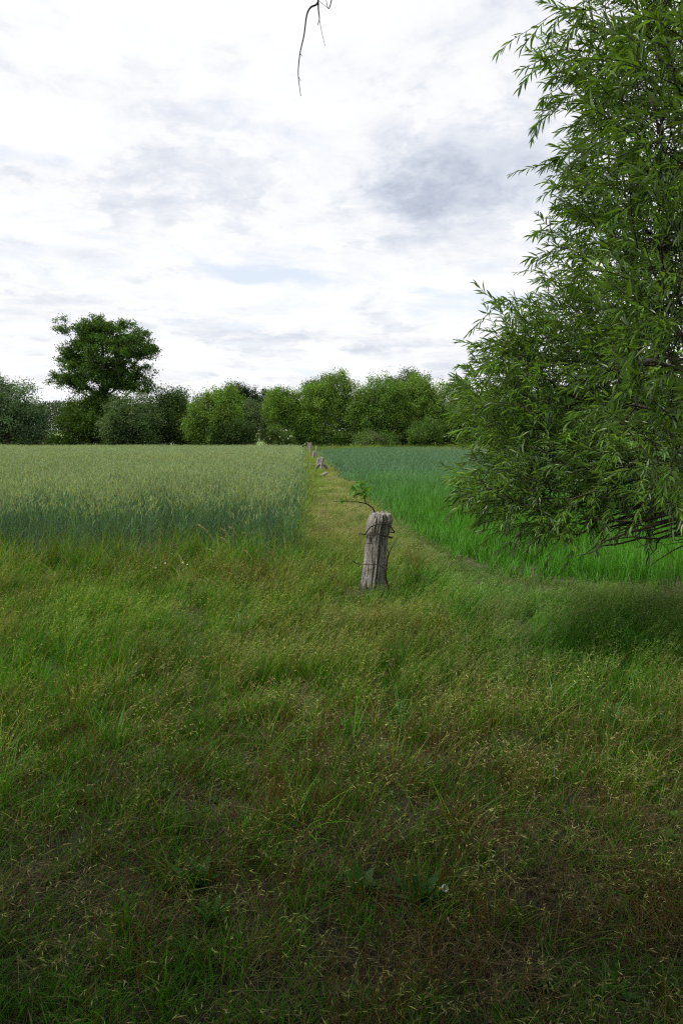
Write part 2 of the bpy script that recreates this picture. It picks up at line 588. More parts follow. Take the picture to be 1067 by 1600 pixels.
def p_red():                                         # reddish sorrel-like stems
    a = Acc(); n = 16
    P, td = ribbons(a, disc(n, 0.11), rng.uniform(0, 6.28, n), rng.uniform(0.14, 0.34, n), 0.0026, rng.uniform(0.0, 0.3, n), rng.uniform(-.1, 0.5, n), vary(RED, n), 4, 'stem')
    for j in range(n):
        m = 5
        b = P[j, rng.integers(2, 5, m)]
        diamonds(a, b, rng.normal(size=(m, 3)) * 0.5 + [0, 0, 0.8], rng.uniform(0.006, 0.012, m), 0.004, vary((0.16, 0.085, 0.04), m), False)
    return a.mesh('red_stems', MAT_GRASS)


def p_litter():                                      # dry straws lying on the soil
    a = Acc(); n = 26
    b = disc(n, 0.12); b[:, 2] = rng.uniform(0.004, 0.03, n)
    ribbons(a, b, rng.uniform(0, 6.28, n), rng.uniform(0.05, 0.14, n), rng.uniform(0.002, 0.005, n),
            rng.uniform(1.15, 1.6, n), rng.uniform(-0.3, 0.4, n), vary((0.15, 0.122, 0.055), n, 0.38), 3)
    return a.mesh('dry_litter', MAT_GRASS)


def p_lush(h=(0.3, 0.62), col=LUSH, n=24):           # tall broad blades
    a = Acc()
    cc = np.where(rng.uniform(size=(n, 1)) < 0.35, vary(OLIVE, n, 0.25), vary(col, n, 0.3))
    ribbons(a, disc(n, 0.1), rng.uniform(0, 6.28, n), rng.uniform(*h, n), rng.uniform(0.003, 0.007, n),
            rng.uniform(0.0, 0.28, n), rng.uniform(0.15, 1.7, n), cc, 5)
    k = 4
    ribbons(a, disc(k, 0.1), rng.uniform(0, 6.28, k), rng.uniform(*h, k), 0.004, rng.uniform(0.1, 0.5, k), 0.9, vary(STRAW, k), 4)
    return a.mesh('lush_blades', MAT_GRASS)


def p_wispy(h=(0.16, 0.33), nst=15, wind=1.0):       # fine stems with an airy pale panicle, leaning with the wind
    a = Acc(); n = nst
    az = rng.normal(0.1, 0.75, n)
    P, td = ribbons(a, disc(n, 0.11), az, rng.uniform(*h, n), 0.0022, rng.uniform(0.0, 0.3, n), wind * rng.uniform(0.2, 1.1, n), vary(OLIVE, n), 6, 'stem')
    for j in range(n):
        m = 9
        s = rng.uniform(0.66, 1.0, m)
        i = np.minimum((s * 6).astype(int), 5); f = s * 6 - i
        b = P[j, i] * (1 - f)[:, None] + P[j, i + 1] * f[:, None]
        d = td[j] + rng.normal(0, 0.55, (m, 3)) + [0.25, 0, 0]
        diamonds(a, b, d, rng.uniform(0.014, 0.030, m), rng.uniform(0.0014, 0.0026, m), vary(HEADC, m, 0.3), False)
    k = 14
    ribbons(a, disc(k, 0.1), rng.uniform(0, 6.28, k), rng.uniform(0.10, 0.24, k), 0.0035, rng.uniform(0.05, 0.4, k), rng.uniform(0.3, 1.5, k), vary(GREEN, k, 0.25), 4)
    return a.mesh('wispy_grass', MAT_GRASS)


def p_herb():                                        # low broad-leaved herb
    a = Acc(); n = 14
    az = rng.uniform(0, 6.28, n)
    ribbons(a, disc(n, 0.03), az, rng.uniform(0.04, 0.11, n), rng.uniform(0.012, 0.022, n), rng.uniform(0.4, 1.0, n), rng.uniform(0.2, 0.8, n), vary((0.055, 0.145, 0.022), n), 4, 'lens', 0.0)
    return a.mesh('low_herb', MAT_GRASS)


def p_rye(n=20, r=0.19, awn=True):
    a = Acc()
    b = disc(n, r)
    az = rng.normal(0.2, 1.6, n)
    h = rng.normal(0.78, 0.085, n).clip(0.52, 0.95)
    P, td = ribbons(a, b, az, h, rng.uniform(0.0035, 0.005, n), rng.uniform(0, 0.09, n), rng.uniform(0.02, 0.22, n), vary((0.115, 0.200, 0.118), n, 0.2), 5, 'stem')
    tip = P[:, -1]
    d = unit(td + rng.normal(0, 0.12, (n, 3)) + np.stack([np.cos(az) * .25, np.sin(az) * .25, az * 0], -1))
    diamonds(a, tip, d, rng.uniform(0.075, 0.105, n), rng.uniform(0.008, 0.011, n), vary((0.305, 0.395, 0.200), n, 0.2), True, 0.4)
    if awn:
        k = 2
        bb = np.repeat(tip, k, 0) + np.repeat(d, k, 0) * rng.uniform(0.03, 0.07, (n * k, 1))
        diamonds(a, bb, np.repeat(d, k, 0) + rng.normal(0, 0.22, (n * k, 3)), 0.05, 0.003, vary((0.33, 0.42, 0.25), n * k), False)
    for rep in range(2):
        s = rng.integers(1, 5, n)
        lb = P[np.arange(n), s]
        ribbons(a, lb, rng.uniform(0, 6.28, n), rng.uniform(0.12, 0.24, n), rng.uniform(0.007, 0.011, n), rng.uniform(0.15, 0.5, n), rng.uniform(0.5, 2.0, n), vary((0.075, 0.165, 0.068), n, 0.3), 4)
    return a.mesh('rye', MAT_GRASS)


def p_young(n=34, r=0.19):
    a = Acc()
    ribbons(a, disc(n, r), rng.uniform(0, 6.28, n), rng.uniform(0.24, 0.43, n), rng.uniform(0.007, 0.011, n), rng.uniform(0.0, 0.2, n), rng.uniform(0.05, 0.9, n), vary((0.055, 0.150, 0.045), n, 0.2), 4)
    return a.mesh('young_cereal', MAT_GRASS)


def p_turf():                                        # short fine under-layer of shoots, moss and dead blades
    a = Acc(); n = 60
    cc = np.where(rng.uniform(size=(n, 1)) < 0.25, vary((0.15, 0.105, 0.05), n, 0.3), vary(GREEN, n, 0.35))
    ribbons(a, disc(n, 0.12), rng.uniform(0, 6.28, n), rng.uniform(0.03, 0.115, n), rng.uniform(0.0018, 0.0036, n), rng.uniform(0.05, 1.1, n), rng.uniform(0.1, 1.2, n), cc, 3)
    return a.mesh('turf', MAT_GRASS)


grass_protos = [p_green() for _ in range(4)] + [p_spike() for _ in range(4)] + [p_red() for _ in range(3)] + \
               [p_litter() for _ in range(3)] + [p_lush() for _ in range(4)] + [p_wispy() for _ in range(4)] + [p_herb() for _ in range(2)] + [p_turf() for _ in range(4)]
TYPE0 = np.array([0, 4, 8, 11, 14, 18, 22, 24]); TYPEN = np.array([4, 4, 3, 3, 4, 4, 2, 4])
C_GRASS = proto_collection('grass_source', grass_protos)


def strew(y0, y1, dens, xr=None):
    """random points in a slice of the land as wide as the view and a bit more"""
    w = 0.5 * y1 * 1.18 + 0.9
    x0, x1 = (-w, w) if xr is None else xr
    n = int(dens * (y1 - y0) * (x1 - x0))
    return rng.uniform(x0, x1, n), rng.uniform(y0, y1, n)


X, Y = [], []
for y0, y1, dn in [(0.9, 2.0, 190), (2.0, 3.0, 190), (3, 4, 175), (4, 5, 155), (5, 6, 140), (6, 7, 125), (7, 8, 115), (8, 9, 105), (9, 10.4, 100)]:
    x, y = strew(y0, y1, dn); X.append(x); Y.append(y)
for y0, y1, dn in [(10.4, 13, 95), (13, 18, 75), (18, 26, 50), (26, 40, 30), (40, 60, 17), (60, 90, 10)]:
    x, y = strew(y0, y1, dn, (-7.5, 3.5)); X.append(x); Y.append(y)
n_main = sum(len(x) for x in X)
for y0, y1, dn in [(0.9, 2.2, 120), (2.2, 3.4, 120), (3.4, 5.0, 95), (5.0, 7.0, 60)]:
    x, y = strew(y0, y1, dn); X.append(x); Y.append(y)
X = np.concatenate(X); Y = np.concatenate(Y)
turf = np.arange(len(X)) >= n_main
keep = ~(in_rye(X + 0.12, Y - 0.25)) & ~in_young(X - 0.05, Y)
keep &= (X > x_left(Y) - 0.6) | (Y < 10.6)
X, Y, turf = X[keep], Y[keep], turf[keep]
N = len(X)
n1 = vnoise(X, Y, 1.1, 1); n2 = vnoise(X, Y, 0.55, 2); n3 = vnoise(X, Y, 2.4, 3); n4 = vnoise(X, Y, 0.35, 4)
near = np.clip((4.6 - Y) / 2.6, 0, 1)
trod = np.zeros(N)                                   # trodden, half bare spots
for tx, ty, tr in ((480, 1500, 0.22), (620, 1480, 0.18), (340, 1440, 0.16), (150, 1500, 0.2), (870, 1330, 0.28), (640, 1190, 0.2), (560, 1340, 0.25), (780, 1480, 0.25), (60, 1420, 0.2), (330, 1260, 0.2), (950, 1420, 0.25)):
    d_ = pix_dir(tx, ty); q0 = d_ * (-EYE / d_[2])
    trod = np.maximum(trod, np.exp(-(((X - q0[0]) / (tr * 1.5)) ** 2 + ((Y - q0[1]) / tr) ** 2)))
trod = np.clip(trod * (0.6 + 0.9 * n4), 0, 1)
mid = np.clip((Y - 3.6) / 1.6, 0, 1)
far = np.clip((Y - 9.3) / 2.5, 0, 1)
left = np.clip((-X - 0.25 * Y + 0.5) / 0.9, 0, 1)
edge = np.clip((Y - 7.0) / 1.3, 0, 1) * np.clip((-X - 0.45) / 0.5, 0, 1)             # tall margin before the rye
edge2 = np.clip((0.42 - (X - x_left(Y))) / 0.3, 0, 1) * np.clip((Y - 9.2) / 1.5, 0, 1) * np.clip((60 - Y) / 30, 0, 1)                     # margin along the rye
right = np.clip((X - 0.55) / 0.8, 0, 1) * np.clip((Y - 3.8) / 1.2, 0, 1)
w = np.zeros((N, 7))
w[:, 0] = 1.7 + 2.2 * left + 1.0 * (n1 > 0.5) - 0.6 * far
w[:, 1] = (0.6 + 0.7 * (n1 < 0.5)) * (1 - 0.65 * mid) * (1 - 0.5 * left) + 0.25
w[:, 2] = (0.25 + 1.0 * np.clip((n3 - 0.48) * 4, 0, 1)) * (1 - 0.85 * far) * (1 - 0.4 * left) * (0.35 + 0.65 * (1 - right))
w[:, 3] = 0.55 * near + 0.25 + 0.5 * near * (n2 > 0.55)
w[:, 4] = 0.10 + 2.3 * edge + 1.6 * edge2 + 0.55 * (n2 > 0.66) * left
w[:, 5] = 2.2 * mid * (1 - 0.75 * edge) + 0.5 * far
w[:, 6] = 0.16 + 0.3 * edge2
bare = (((n2 < 0.27) & (Y < 4.3)) | (trod > 0.5)) & (rng.uniform(size=N) < 0.55)
w[bare] = [0.10, 0.30, 0.40, 1.0, 0, 0, 0.10]
w = np.clip(w, 0, None); cw = np.cumsum(w / w.sum(1, keepdims=True), 1)
typ = (rng.uniform(size=(N, 1)) > cw).sum(1).clip(0, 6)
typ[turf & ~bare] = 7
typ[turf & bare] = 3
idx = TYPE0[typ] + (rng.uniform(size=N) * TYPEN[typ]).astype(int)
hz = (0.50 + 0.45 * n1 + 0.55 * np.clip(n2 - 0.35, 0, 1)) * (1 + 0.25 * mid)
hz = hz * (1 - np.interp(Y, [9, 12, 20, 30], [0, 0.42, 0.55, 0.66]) * (1 - 0.5 * edge2)) * np.where(typ == 4, 0.55 + 0.50 * np.maximum(edge, edge2 * 0.3), 1.0)
hz = hz * rng.uniform(0.75, 1.2, N)
hz = np.where((typ == 3) | (typ == 7), 1.0, hz)
hz = hz * (1 - 0.38 * np.exp(-(((X - 0.3) / 0.5) ** 2 + ((Y - 6.6) / 0.75) ** 2)))
sxy = np.interp(Y, [0, 10, 30, 90], [0.9, 1.0, 1.5, 2.6]) * rng.uniform(0.85, 1.2, N)
lean_y = np.where(typ == 3, 0, rng.normal(0.10, 0.12, N) + 0.25 * right)
rotz = np.where((typ == 5) | (typ == 1), rng.normal(0, 0.55, N), rng.uniform(0, 6.28, N))
rot = np.stack([rng.normal(0, 0.1, N) * (typ != 3), lean_y, rotz], -1)
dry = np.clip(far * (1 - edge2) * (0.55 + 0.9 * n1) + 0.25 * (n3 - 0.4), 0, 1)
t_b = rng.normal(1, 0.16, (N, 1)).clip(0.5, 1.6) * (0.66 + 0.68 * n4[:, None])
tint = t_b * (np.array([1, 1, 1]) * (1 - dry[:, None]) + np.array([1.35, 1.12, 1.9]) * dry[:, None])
tint = tint * (1 - right[:, None] * np.array([0.20, 0.04, -0.15]))
fresh = np.clip((n1 - 0.45) * 4, 0, 1)[:, None] * (1 - far[:, None])
tint = tint * (1 + fresh * np.array([-0.10, 0.14, -0.2]))
low = np.clip((X - 0.9) / 0.6, 0, 1) * np.clip((Y - 6.2) / 0.8, 0, 1)
hz = hz * (1 - 0.45 * low) * (1 + 0.18 * edge * (n4 - 0.3)) * np.where(typ == 3, 1, 1 - 0.36 * np.clip((3.6 - Y) / 1.4, 0, 1))
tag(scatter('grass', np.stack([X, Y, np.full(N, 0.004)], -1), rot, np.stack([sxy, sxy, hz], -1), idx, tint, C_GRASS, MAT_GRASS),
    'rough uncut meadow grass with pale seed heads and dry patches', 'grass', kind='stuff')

# ---- rye on the left
C_RYE = proto_collection('rye_source', [p_rye() for _ in range(7)])
X, Y = [], []
for y0, y1, dn in [(8.2, 12, 19), (12, 16, 17), (16, 24, 15), (24, 36, 10), (36, 52, 6.5), (52, 71, 5)]:
    x, y = strew(y0, y1, dn, (-0.5 * y1 * 1.15 - 1.5, 0)); X.append(x); Y.append(y)
X = np.concatenate(X); Y = np.concatenate(Y)
k = in_rye(X + rng.normal(0, 0.05, len(X)), Y + rng.normal(0, 0.12, len(Y)))
X, Y = X[k], Y[k]; N = len(X)
n1 = vnoise(X, Y, 5, 21); n2 = vnoise(X, Y, 1.3, 22)
s = np.interp(Y, [8, 15, 30, 70], [0.95, 1.0, 1.5, 2.3])
hz = (0.92 + 0.13 * n1 + 0.06 * n2) * rng.normal(1, 0.03, N) * np.interp(x_left(Y) - X, [0, 0.5], [0.88, 1.0]) * np.interp(Y - y_front_left(X), [0, 0.9], [0.88, 1.0]) * rng.normal(1, 0.035, N)
tint = (rng.normal(1, 0.07, (N, 1)) * (0.86 + 0.28 * n2[:, None])) * (1 + (n1[:, None] - 0.5) * np.array([0.12, 0.03, -0.12]))
tag(scatter('rye_crop', np.stack([X, Y, np.full(N, 0.004)], -1), np.stack([rng.normal(0, .05, N), rng.normal(.03, .06, N) + np.interp(x_left(Y) - X, [0, 0.4], [0.12, 0]), rng.uniform(0, 6.28, N)], -1),
            np.stack([s, s, hz], -1), rng.integers(0, 7, N), tint, C_RYE, MAT_GRASS),
    'tall blue-green rye with pale ears filling the left field', 'crop', kind='stuff')

# ---- young crop on the right
C_YOUNG = proto_collection('young_source', [p_young() for _ in range(6)])
X, Y = [], []
for y0, y1, dn in [(6.9, 11, 32), (11, 16, 22), (16, 24, 15), (24, 36, 9), (36, 55, 5.5), (55, 80, 4), (80, 107, 3)]:
    x, y = strew(y0, y1, dn, (-3.5, 0.5 * y1 * 1.1 + 1.5)); X.append(x); Y.append(y)
X = np.concatenate(X); Y = np.concatenate(Y)
k = in_young(X + rng.normal(0, 0.1, len(X)), Y + rng.normal(0, 0.12, len(Y)))
X, Y = X[k], Y[k]; N = len(X)
n1 = vnoise(X, Y, 7, 31); n2 = vnoise(X, Y, 1.6, 32)
s = np.interp(Y, [8, 15, 30, 60, 107], [0.95, 1.05, 1.6, 2.4, 3.2])
ripe = np.clip((Y - 14 + 8 * (n1 - 0.5)) / 16, 0, 1)[:, None]
tint = rng.normal(1, 0.07, (N, 1)) * (0.85 + 0.3 * n2[:, None]) * ((1 - ripe) * np.array([1.35, 1.58, 0.45]) + ripe * np.array([1.65, 1.28, 2.2]))
hay = np.clip((Y - 62) / 30, 0, 1)[:, None] * np.clip((X - 6) / 10, 0, 1)[:, None]
tint = tint * (1 - hay) + hay * np.array([2.4, 1.35, 2.0]) * rng.normal(1, .06, (N, 1))
hz = (0.92 + 0.25 * n1) * rng.normal(1, 0.05, N) * np.interp(X - x_right(Y), [0, 0.8], [0.55, 1.0]) * rng.normal(1, 0.07, N)
tag(scatter('young_crop', np.stack([X, Y, np.full(N, 0.006)], -1), np.stack([rng.normal(0, .05, N), rng.normal(.04, .06, N), rng.uniform(0, 6.28, N)], -1),
            np.stack([s, s, hz], -1), rng.integers(0, 6, N), tint, C_YOUNG, MAT_GRASS),
    'bright green young cereal crop filling the right field', 'crop', kind='stuff')

# ---- tall grass along the far edges
X, Y = [], []
x = rng.uniform(-50, 65, 5200); y = rng.uniform(0, 1, 5200)
yf = np.where(x < x_left(76), RYE_FAR + 0.5 + y * 16, np.where(x < -1.5, 88 + y * 10, y_far_right(x) + 0.3 + y * 7))
k = np.abs(x) < 0.5 * yf * 1.15 + 1
X, Y = x[k], yf[k]; N = len(X)
n1 = vnoise(X, Y, 4, 41)
tint = rng.normal(1, 0.12, (N, 1)) * np.array([1.15, 1.05, 1.8]) * (0.75 + 0.5 * n1[:, None])
tag(scatter('margin_grass', np.stack([X, Y, ground_z(X, Y)], -1), np.stack([rng.normal(0, .08, N), rng.normal(.05, .1, N), rng.uniform(0, 6.28, N)], -1),
            np.stack([np.full(N, 3.2), np.full(N, 3.2), rng.uniform(1.0, 1.9, N)], -1), rng.choice([14, 15, 16, 17, 18, 19, 20], N), tint, C_GRASS, MAT_GRASS),
    'tall yellowish grass margin below the far trees', 'grass', kind='stuff')


# ------------------------------------------------------------------ trees
def grow(trunk, targets, alpha=0.45, step=0.5, jit=0.06, droop=0.0):
    """branch skeleton: each target point is joined to the nearest cheap point of what has grown so far"""
    nodes = [np.asarray(trunk[0], float)]; par = [-1]; plen = [0.0]
    for p in trunk[1:]:
        p = np.asarray(p, float)
        plen.append(plen[-1] + np.linalg.norm(p - nodes[-1])); par.append(len(nodes) - 1); nodes.append(p)
    cap = len(nodes) + len(targets) * 12 + 10
    ND = np.zeros((cap, 3)); PL = np.zeros(cap); n = len(nodes)
    ND[:n] = nodes; PL[:n] = plen
    lock = max(1, n // 3)
    order = np.argsort(np.min(np.linalg.norm(targets[:, None] - np.asarray(trunk)[None], axis=2), 1))
    ends = np.zeros(len(targets), int)
    for ti in order:
        t = targets[ti]
        d = np.linalg.norm(ND[:n] - t, axis=1)
        cost = d + alpha * PL[:n]
        cost[:lock] += 50
        cost += np.clip(ND[:n, 2] - t[2], 0, None) * 0.8
        j = int(np.argmin(cost))
        k = int(np.clip(round(d[j] / step), 1, 10))
        a = ND[j].copy(); prev = j
        for i in range(1, k + 1):
            f = i / k
            p = a + (t - a) * f
            if i < k:
                p = p + rng.normal(0, jit * d[j] / k ** 0.5, 3)
                p[2] += math.sin(f * math.pi) * d[j] * droop
            ND[n] = p; par.append(prev); PL[n] = PL[prev] + np.linalg.norm(p - ND[prev]); prev = n; n += 1
        ends[ti] = prev
    return ND[:n], np.array(par), ends


def radii(par, rtip, rmax, power=0.46):
    n = len(par); w = np.ones(n)
    haschild = np.zeros(n, bool); haschild[par[par >= 0]] = True
    w[haschild] = 0
    for i in range(n - 1, 0, -1):
        w[par[i]] += w[i]
    r = rtip * np.maximum(w, 1) ** power
    return r * min(1, rmax / r[0]) if r[0] > rmax else r


def skeleton_mesh(name, ND, par, r, mat, sides=5, rmin=0.0):
    i = np.arange(1, len(par)); i = i[r[i] > rmin]
    big = r[i] > 0.03
    V, Q, off = [], [], 0
    for sel, sd in ((big, sides + 3), (~big, sides)):
        e = i[sel]
        if len(e) == 0: continue
        p0, p1 = ND[par[e]], ND[e]
        r0 = np.minimum(r[par[e]], r[e] * 1.35)
        v, q = tubes(p0, p1 + unit(p1 - p0) * (r[e] * 0.35)[:, None], r0, r[e], sd)
        V.append(v); Q.append(q + off); off += len(v)
    return build_mesh(name, np.concatenate(V), np.concatenate(Q), None, None, mat, True)


def in_lobes(lobes, n, shell=2.2):
    """points inside a union of ellipsoids (cx,cy,cz,rx,ry,rz), more of them near the skin"""
    L = np.array(lobes, float)
    vol = (L[:, 3] * L[:, 4] * L[:, 5]) ** 0.72
    k = rng.choice(len(L), n, p=vol / vol.sum())
    d = unit(rng.normal(size=(n, 3))) * (rng.uniform(0, 1, (n, 1)) ** (1 / (shell + 1)))
    return L[k, :3] + d * L[k, 3:], d, k


def px_lobes(spec, Yd):
    """ellipsoids given by where they stand in the row of trees (px), with real size at distance Yd"""
    out = []
    for s in spec:
        px, py, rx, ry = s[:4]
        dy = s[4] if len(s) > 4 else 0.0
        c = at(px, py, Yd + dy); m = (Yd + dy) / F
        dep = s[5] if len(s) > 5 else 0.85 * (rx * m + ry * m) / 2 + 0.3
        out.append((c[0], c[1], c[2], rx * m, dep, ry * m))
    return out


def far_tree(name, label, Yd, base_px, spec, col, n_cl=230, per=60, leaf=0.26, spread=0.75, trunk_r=0.25, crown_z=None, mat=MAT_LEAF,
             bark=None, cat='tree', group='trees along the far edge of the fields', up=0.3, colvar=0.2, shell=2.2, flat=0.95, clump=0.9, per_clump=3.0, cz=1.0, wide=1.08):
    bx = at(base_px, 700, Yd)[0]
    bz = float(ground_z(bx, Yd)) - 0.1
    lobes = [(l[0], l[1], l[2], l[3] * wide, l[4], l[5]) for l in px_lobes(spec, Yd)]
    root = empty(name, (bx, Yd, bz))
    n_cl = int(n_cl * 1.6)
    nk = max(6, int(n_cl / per_clump))
    T0, D0, K0 = in_lobes(lobes, nk, 3.0)
    kc = rng.integers(0, nk, n_cl)
    T = T0[kc] + unit(rng.normal(size=(n_cl, 3))) * rng.uniform(0.2, 1, (n_cl, 1)) ** 0.5 * np.array([1, 1, cz]) * (clump * rng.uniform(0.7, 1.3, nk))[kc][:, None]
    D = unit(T - T0[kc] + D0[kc] * 0.6)
    T[:, 2] = np.maximum(T[:, 2], bz + 0.35)
    top = max(l[2] for l in lobes)
    mx = np.mean([l[0] for l in lobes])
    if crown_z is None: crown_z = bz + (top - bz) * 0.35
    tz = np.linspace(bz, crown_z, 6)
    trunk = np.stack([np.linspace(bx, bx * 0.7 + mx * 0.3, 6) + rng.normal(0, 0.04, 6), np.full(6, Yd) + rng.normal(0, .04, 6), tz], -1)
    leader = np.stack([np.linspace(trunk[-1, 0], mx, 5), np.full(5, Yd), np.linspace(crown_z, bz + (top - bz) * 0.85, 5)], -1)[1:]
    ND, par, ends = grow(np.concatenate([trunk, leader]), T, 0.35, 1.2, 0.05)
    r = radii(par, 0.022, trunk_r)
    off = np.array([bx, Yd, bz])
    obj('trunk', skeleton_mesh('trunk', ND - off, par, r, bark or MAT_BARK, 4, 0.02), root)
    n = n_cl * per
    ci = np.repeat(np.arange(n_cl), per)
    csz = rng.uniform(0.7, 1.25, n_cl)[ci]
    P = T[ci] + rng.normal(size=(n, 3)) * [spread, spread, spread * flat] * csz[:, None] * 0.62
    P[:, 2] = np.maximum(P[:, 2], bz + 0.15)
    ccol = np.asarray(col) * rng.normal(1, colvar * 0.7, (n_cl, 1)).clip(0.55, 1.6) * rng.normal(1, 0.05, (n_cl, 3))
    C = ccol[ci] * rng.normal(1, colvar * 0.6, (n, 1)).clip(0.5, 1.7)
    out = unit(P - T[ci]) * 0.5 + D[ci] * 0.5
    d = unit(rng.normal(size=(n, 3)) + out * 0.6 + [0, 0, -0.15])
    nr = unit(rng.normal(size=(n, 3)) * 0.9 + np.array([0, 0, up]) + out * 0.5)
    a = Acc()
    diamonds(a, P - off, d, leaf * rng.uniform(0.7, 1.35, n), leaf * rng.uniform(0.4, 0.75, n), C, False, 0.5, nr)
    tag(obj('crown', a.mesh('crown', mat), root), kind='stuff')
    tag(root, label, cat, group)
    return root


LG, MG, GG, DG, PN = (0.132, 0.240, 0.034), (0.095, 0.190, 0.028), (0.100, 0.175, 0.075), (0.060, 0.130, 0.016), (0.028, 0.050, 0.024)

far_tree('oak_tree', 'tall dark oak standing alone above the bushes at left', 92, 163,
         [(128, 522, 30, 24), (168, 513, 30, 15), (205, 535, 26, 22), (225, 545, 12, 20), (112, 556, 24, 20), (84, 580, 14, 6), (105, 582, 22, 14), (165, 562, 48, 34, 0, 4.5),
          (212, 575, 22, 22), (228, 600, 20, 10), (245, 607, 12, 6), (200, 600, 34, 14), (150, 600, 40, 16), (112, 600, 22, 12), (92, 606, 10, 6), (165, 625, 26, 16)],
         DG, 760, 52, 0.25, 0.52, 0.62, None, cat='tree', colvar=0.28, up=0.6, flat=0.6, clump=1.25, per_clump=8.5, cz=0.62)
far_tree('bush', 'dark yellowish-green bush beneath the oak, left of its trunk', 90, 128,
         [(130, 660, 30, 32), (105, 675, 22, 20), (150, 650, 18, 40), (85, 686, 16, 10)], (0.062, 0.125, 0.014), 190, 60, 0.24, 0.6, 0.12, cat='bush', group='bushes below the far trees')
far_tree('willow_tree', 'grey-green willow cut by the left edge of the picture', 84, 12,
         [(5, 645, 30, 48), (38, 650, 26, 42), (22, 612, 14, 16), (-30, 640, 40, 52), (42, 606, 9, 8), (2, 600, 12, 12), (55, 672, 14, 24)], GG, 330, 60, 0.25, 0.62, 0.35)
far_tree('bush', 'small cream-flowering bush between left willow and oak', 86, 65, [(64, 688, 7, 10)], (0.28, 0.30, 0.16), 24, 50, 0.16, 0.3, 0.05, cat='bush', group='bushes below the far trees')
far_tree('willow_bush', 'grey-green willow bush right of the oak trunk', 88, 205,
         [(200, 650, 33, 28), (185, 670, 22, 27), (226, 650, 18, 28), (205, 632, 20, 12), (215, 678, 25, 20)], (0.105, 0.175, 0.062), 260, 60, 0.24, 0.6, 0.2, cat='bush')
far_tree('small_tree', 'thin dark green tree between willow bush and bright bush', 93, 262,
         [(256, 640, 22, 32), (276, 650, 20, 42), (266, 618, 8, 12), (284, 625, 8, 14), (250, 675, 24, 24), (288, 680, 14, 20)], (0.085, 0.155, 0.036), 230, 55, 0.24, 0.62, 0.2)
far_tree('small_tree', 'rounded green tree peeking between dark tree and bright bush', 98, 306, [(303, 645, 15, 25), (306, 670, 18, 26)], MG, 90, 60, 0.24, 0.6, 0.2)
far_tree('willow_bush', 'bright green willow bush with pale top left of the gap', 88, 338,
         [(340, 640, 36, 27), (346, 622, 22, 12), (315, 658, 22, 26), (362, 650, 22, 25), (335, 675, 40, 22)], LG, 300, 64, 0.22, 0.6, 0.22, cat='bush')
far_tree('bush', 'low dark green bush at the foot of the bright willow bush', 86, 370, [(368, 678, 26, 18), (385, 686, 12, 11), (355, 684, 18, 13)], (0.045, 0.088, 0.018), 140, 56, 0.22, 0.5, 0.1, cat='bush', group='bushes below the far trees')
far_tree('small_tree', 'slender grey-green tree on the left side of the gap', 96, 391, [(391, 650, 12, 18), (392, 672, 13, 22), (388, 640, 8, 8)], (0.10, 0.150, 0.062), 90, 56, 0.24, 0.55, 0.15)
far_tree('pine_tree', 'dark pine rising behind the bright willow bush', 150, 380, [(372, 612, 15, 8), (388, 616, 12, 12), (362, 608, 8, 5), (380, 640, 12, 20)], PN, 120, 60, 0.30, 0.8, 0.3, bark=MAT_PINEBARK, group='dark pines behind the trees')
far_tree('pine_tree', 'dark pine filling the gap between the two tree groups', 155, 408, [(406, 620, 7, 12), (410, 645, 10, 25), (402, 640, 9, 25), (413, 615, 8, 8), (416, 670, 10, 16)], PN, 130, 60, 0.30, 0.8, 0.3, bark=MAT_PINEBARK, group='dark pines behind the trees')
far_tree('small_tree', 'light green rounded tree above the flowering elder', 116, 440, [(437, 640, 25, 31), (445, 665, 24, 28), (430, 622, 14, 12), (450, 625, 14, 14)], LG, 240, 64, 0.26, 0.7, 0.25)
far_tree('willow_tree', 'broad light green willow with the highest top left of centre', 116, 505,
         [(500, 645, 40, 42), (525, 615, 32, 26), (482, 655, 22, 34), (498, 612, 22, 18), (548, 645, 26, 48), (505, 678, 45, 20), (535, 600, 22, 14)], LG, 460, 62, 0.27, 0.75, 0.35)
far_tree('willow_tree', 'middle light green willow of the central group', 114, 600,
         [(592, 640, 36, 46), (605, 612, 26, 24), (580, 660, 30, 36), (615, 655, 32, 42), (590, 604, 14, 14)], (0.118, 0.222, 0.034), 380, 62, 0.27, 0.75, 0.35)
far_tree('willow_tree', 'broad light green willow at the right of the central group', 116, 668,
         [(655, 640, 38, 46), (648, 608, 28, 18), (690, 640, 30, 42), (670, 612, 26, 20), (705, 655, 26, 40), (640, 672, 40, 26)], LG, 440, 62, 0.27, 0.75, 0.35)
far_tree('small_tree', 'light green tree half hidden behind the near willow leaves', 112, 745, [(740, 650, 28, 38), (770, 648, 26, 40), (755, 625, 20, 18), (725, 660, 18, 34)], LG, 240, 60, 0.27, 0.75, 0.3)
for px, lab in ((830, 'green tree seen through the middle of the near willow'), (905, 'second green tree seen through the near willow crown'),
                (985, 'green tree behind the right part of the near willow'), (1060, 'green tree behind the near willow at the right edge')):
    far_tree('small_tree', lab, 114, px, [(px, 645, 36, 45), (px - 20, 630, 24, 26), (px + 22, 635, 24, 30)], MG, 190, 52, 0.3, 0.85, 0.3)
far_tree('oak_tree', 'dark crown showing above the left end of central willows', 130, 490, [(478, 608, 16, 9), (500, 602, 18, 9), (520, 595, 18, 8), (490, 640, 25, 30)], (0.055, 0.105, 0.020), 150, 56, 0.28, 0.75, 0.4, group='dark crowns behind the central willows')
far_tree('oak_tree', 'dark crown showing above the middle of central willows', 132, 630, [(622, 596, 16, 10), (640, 592, 14, 9), (658, 594, 12, 8), (632, 640, 25, 35)], (0.060, 0.112, 0.022), 150, 56, 0.28, 0.75, 0.4, group='dark crowns behind the central willows')
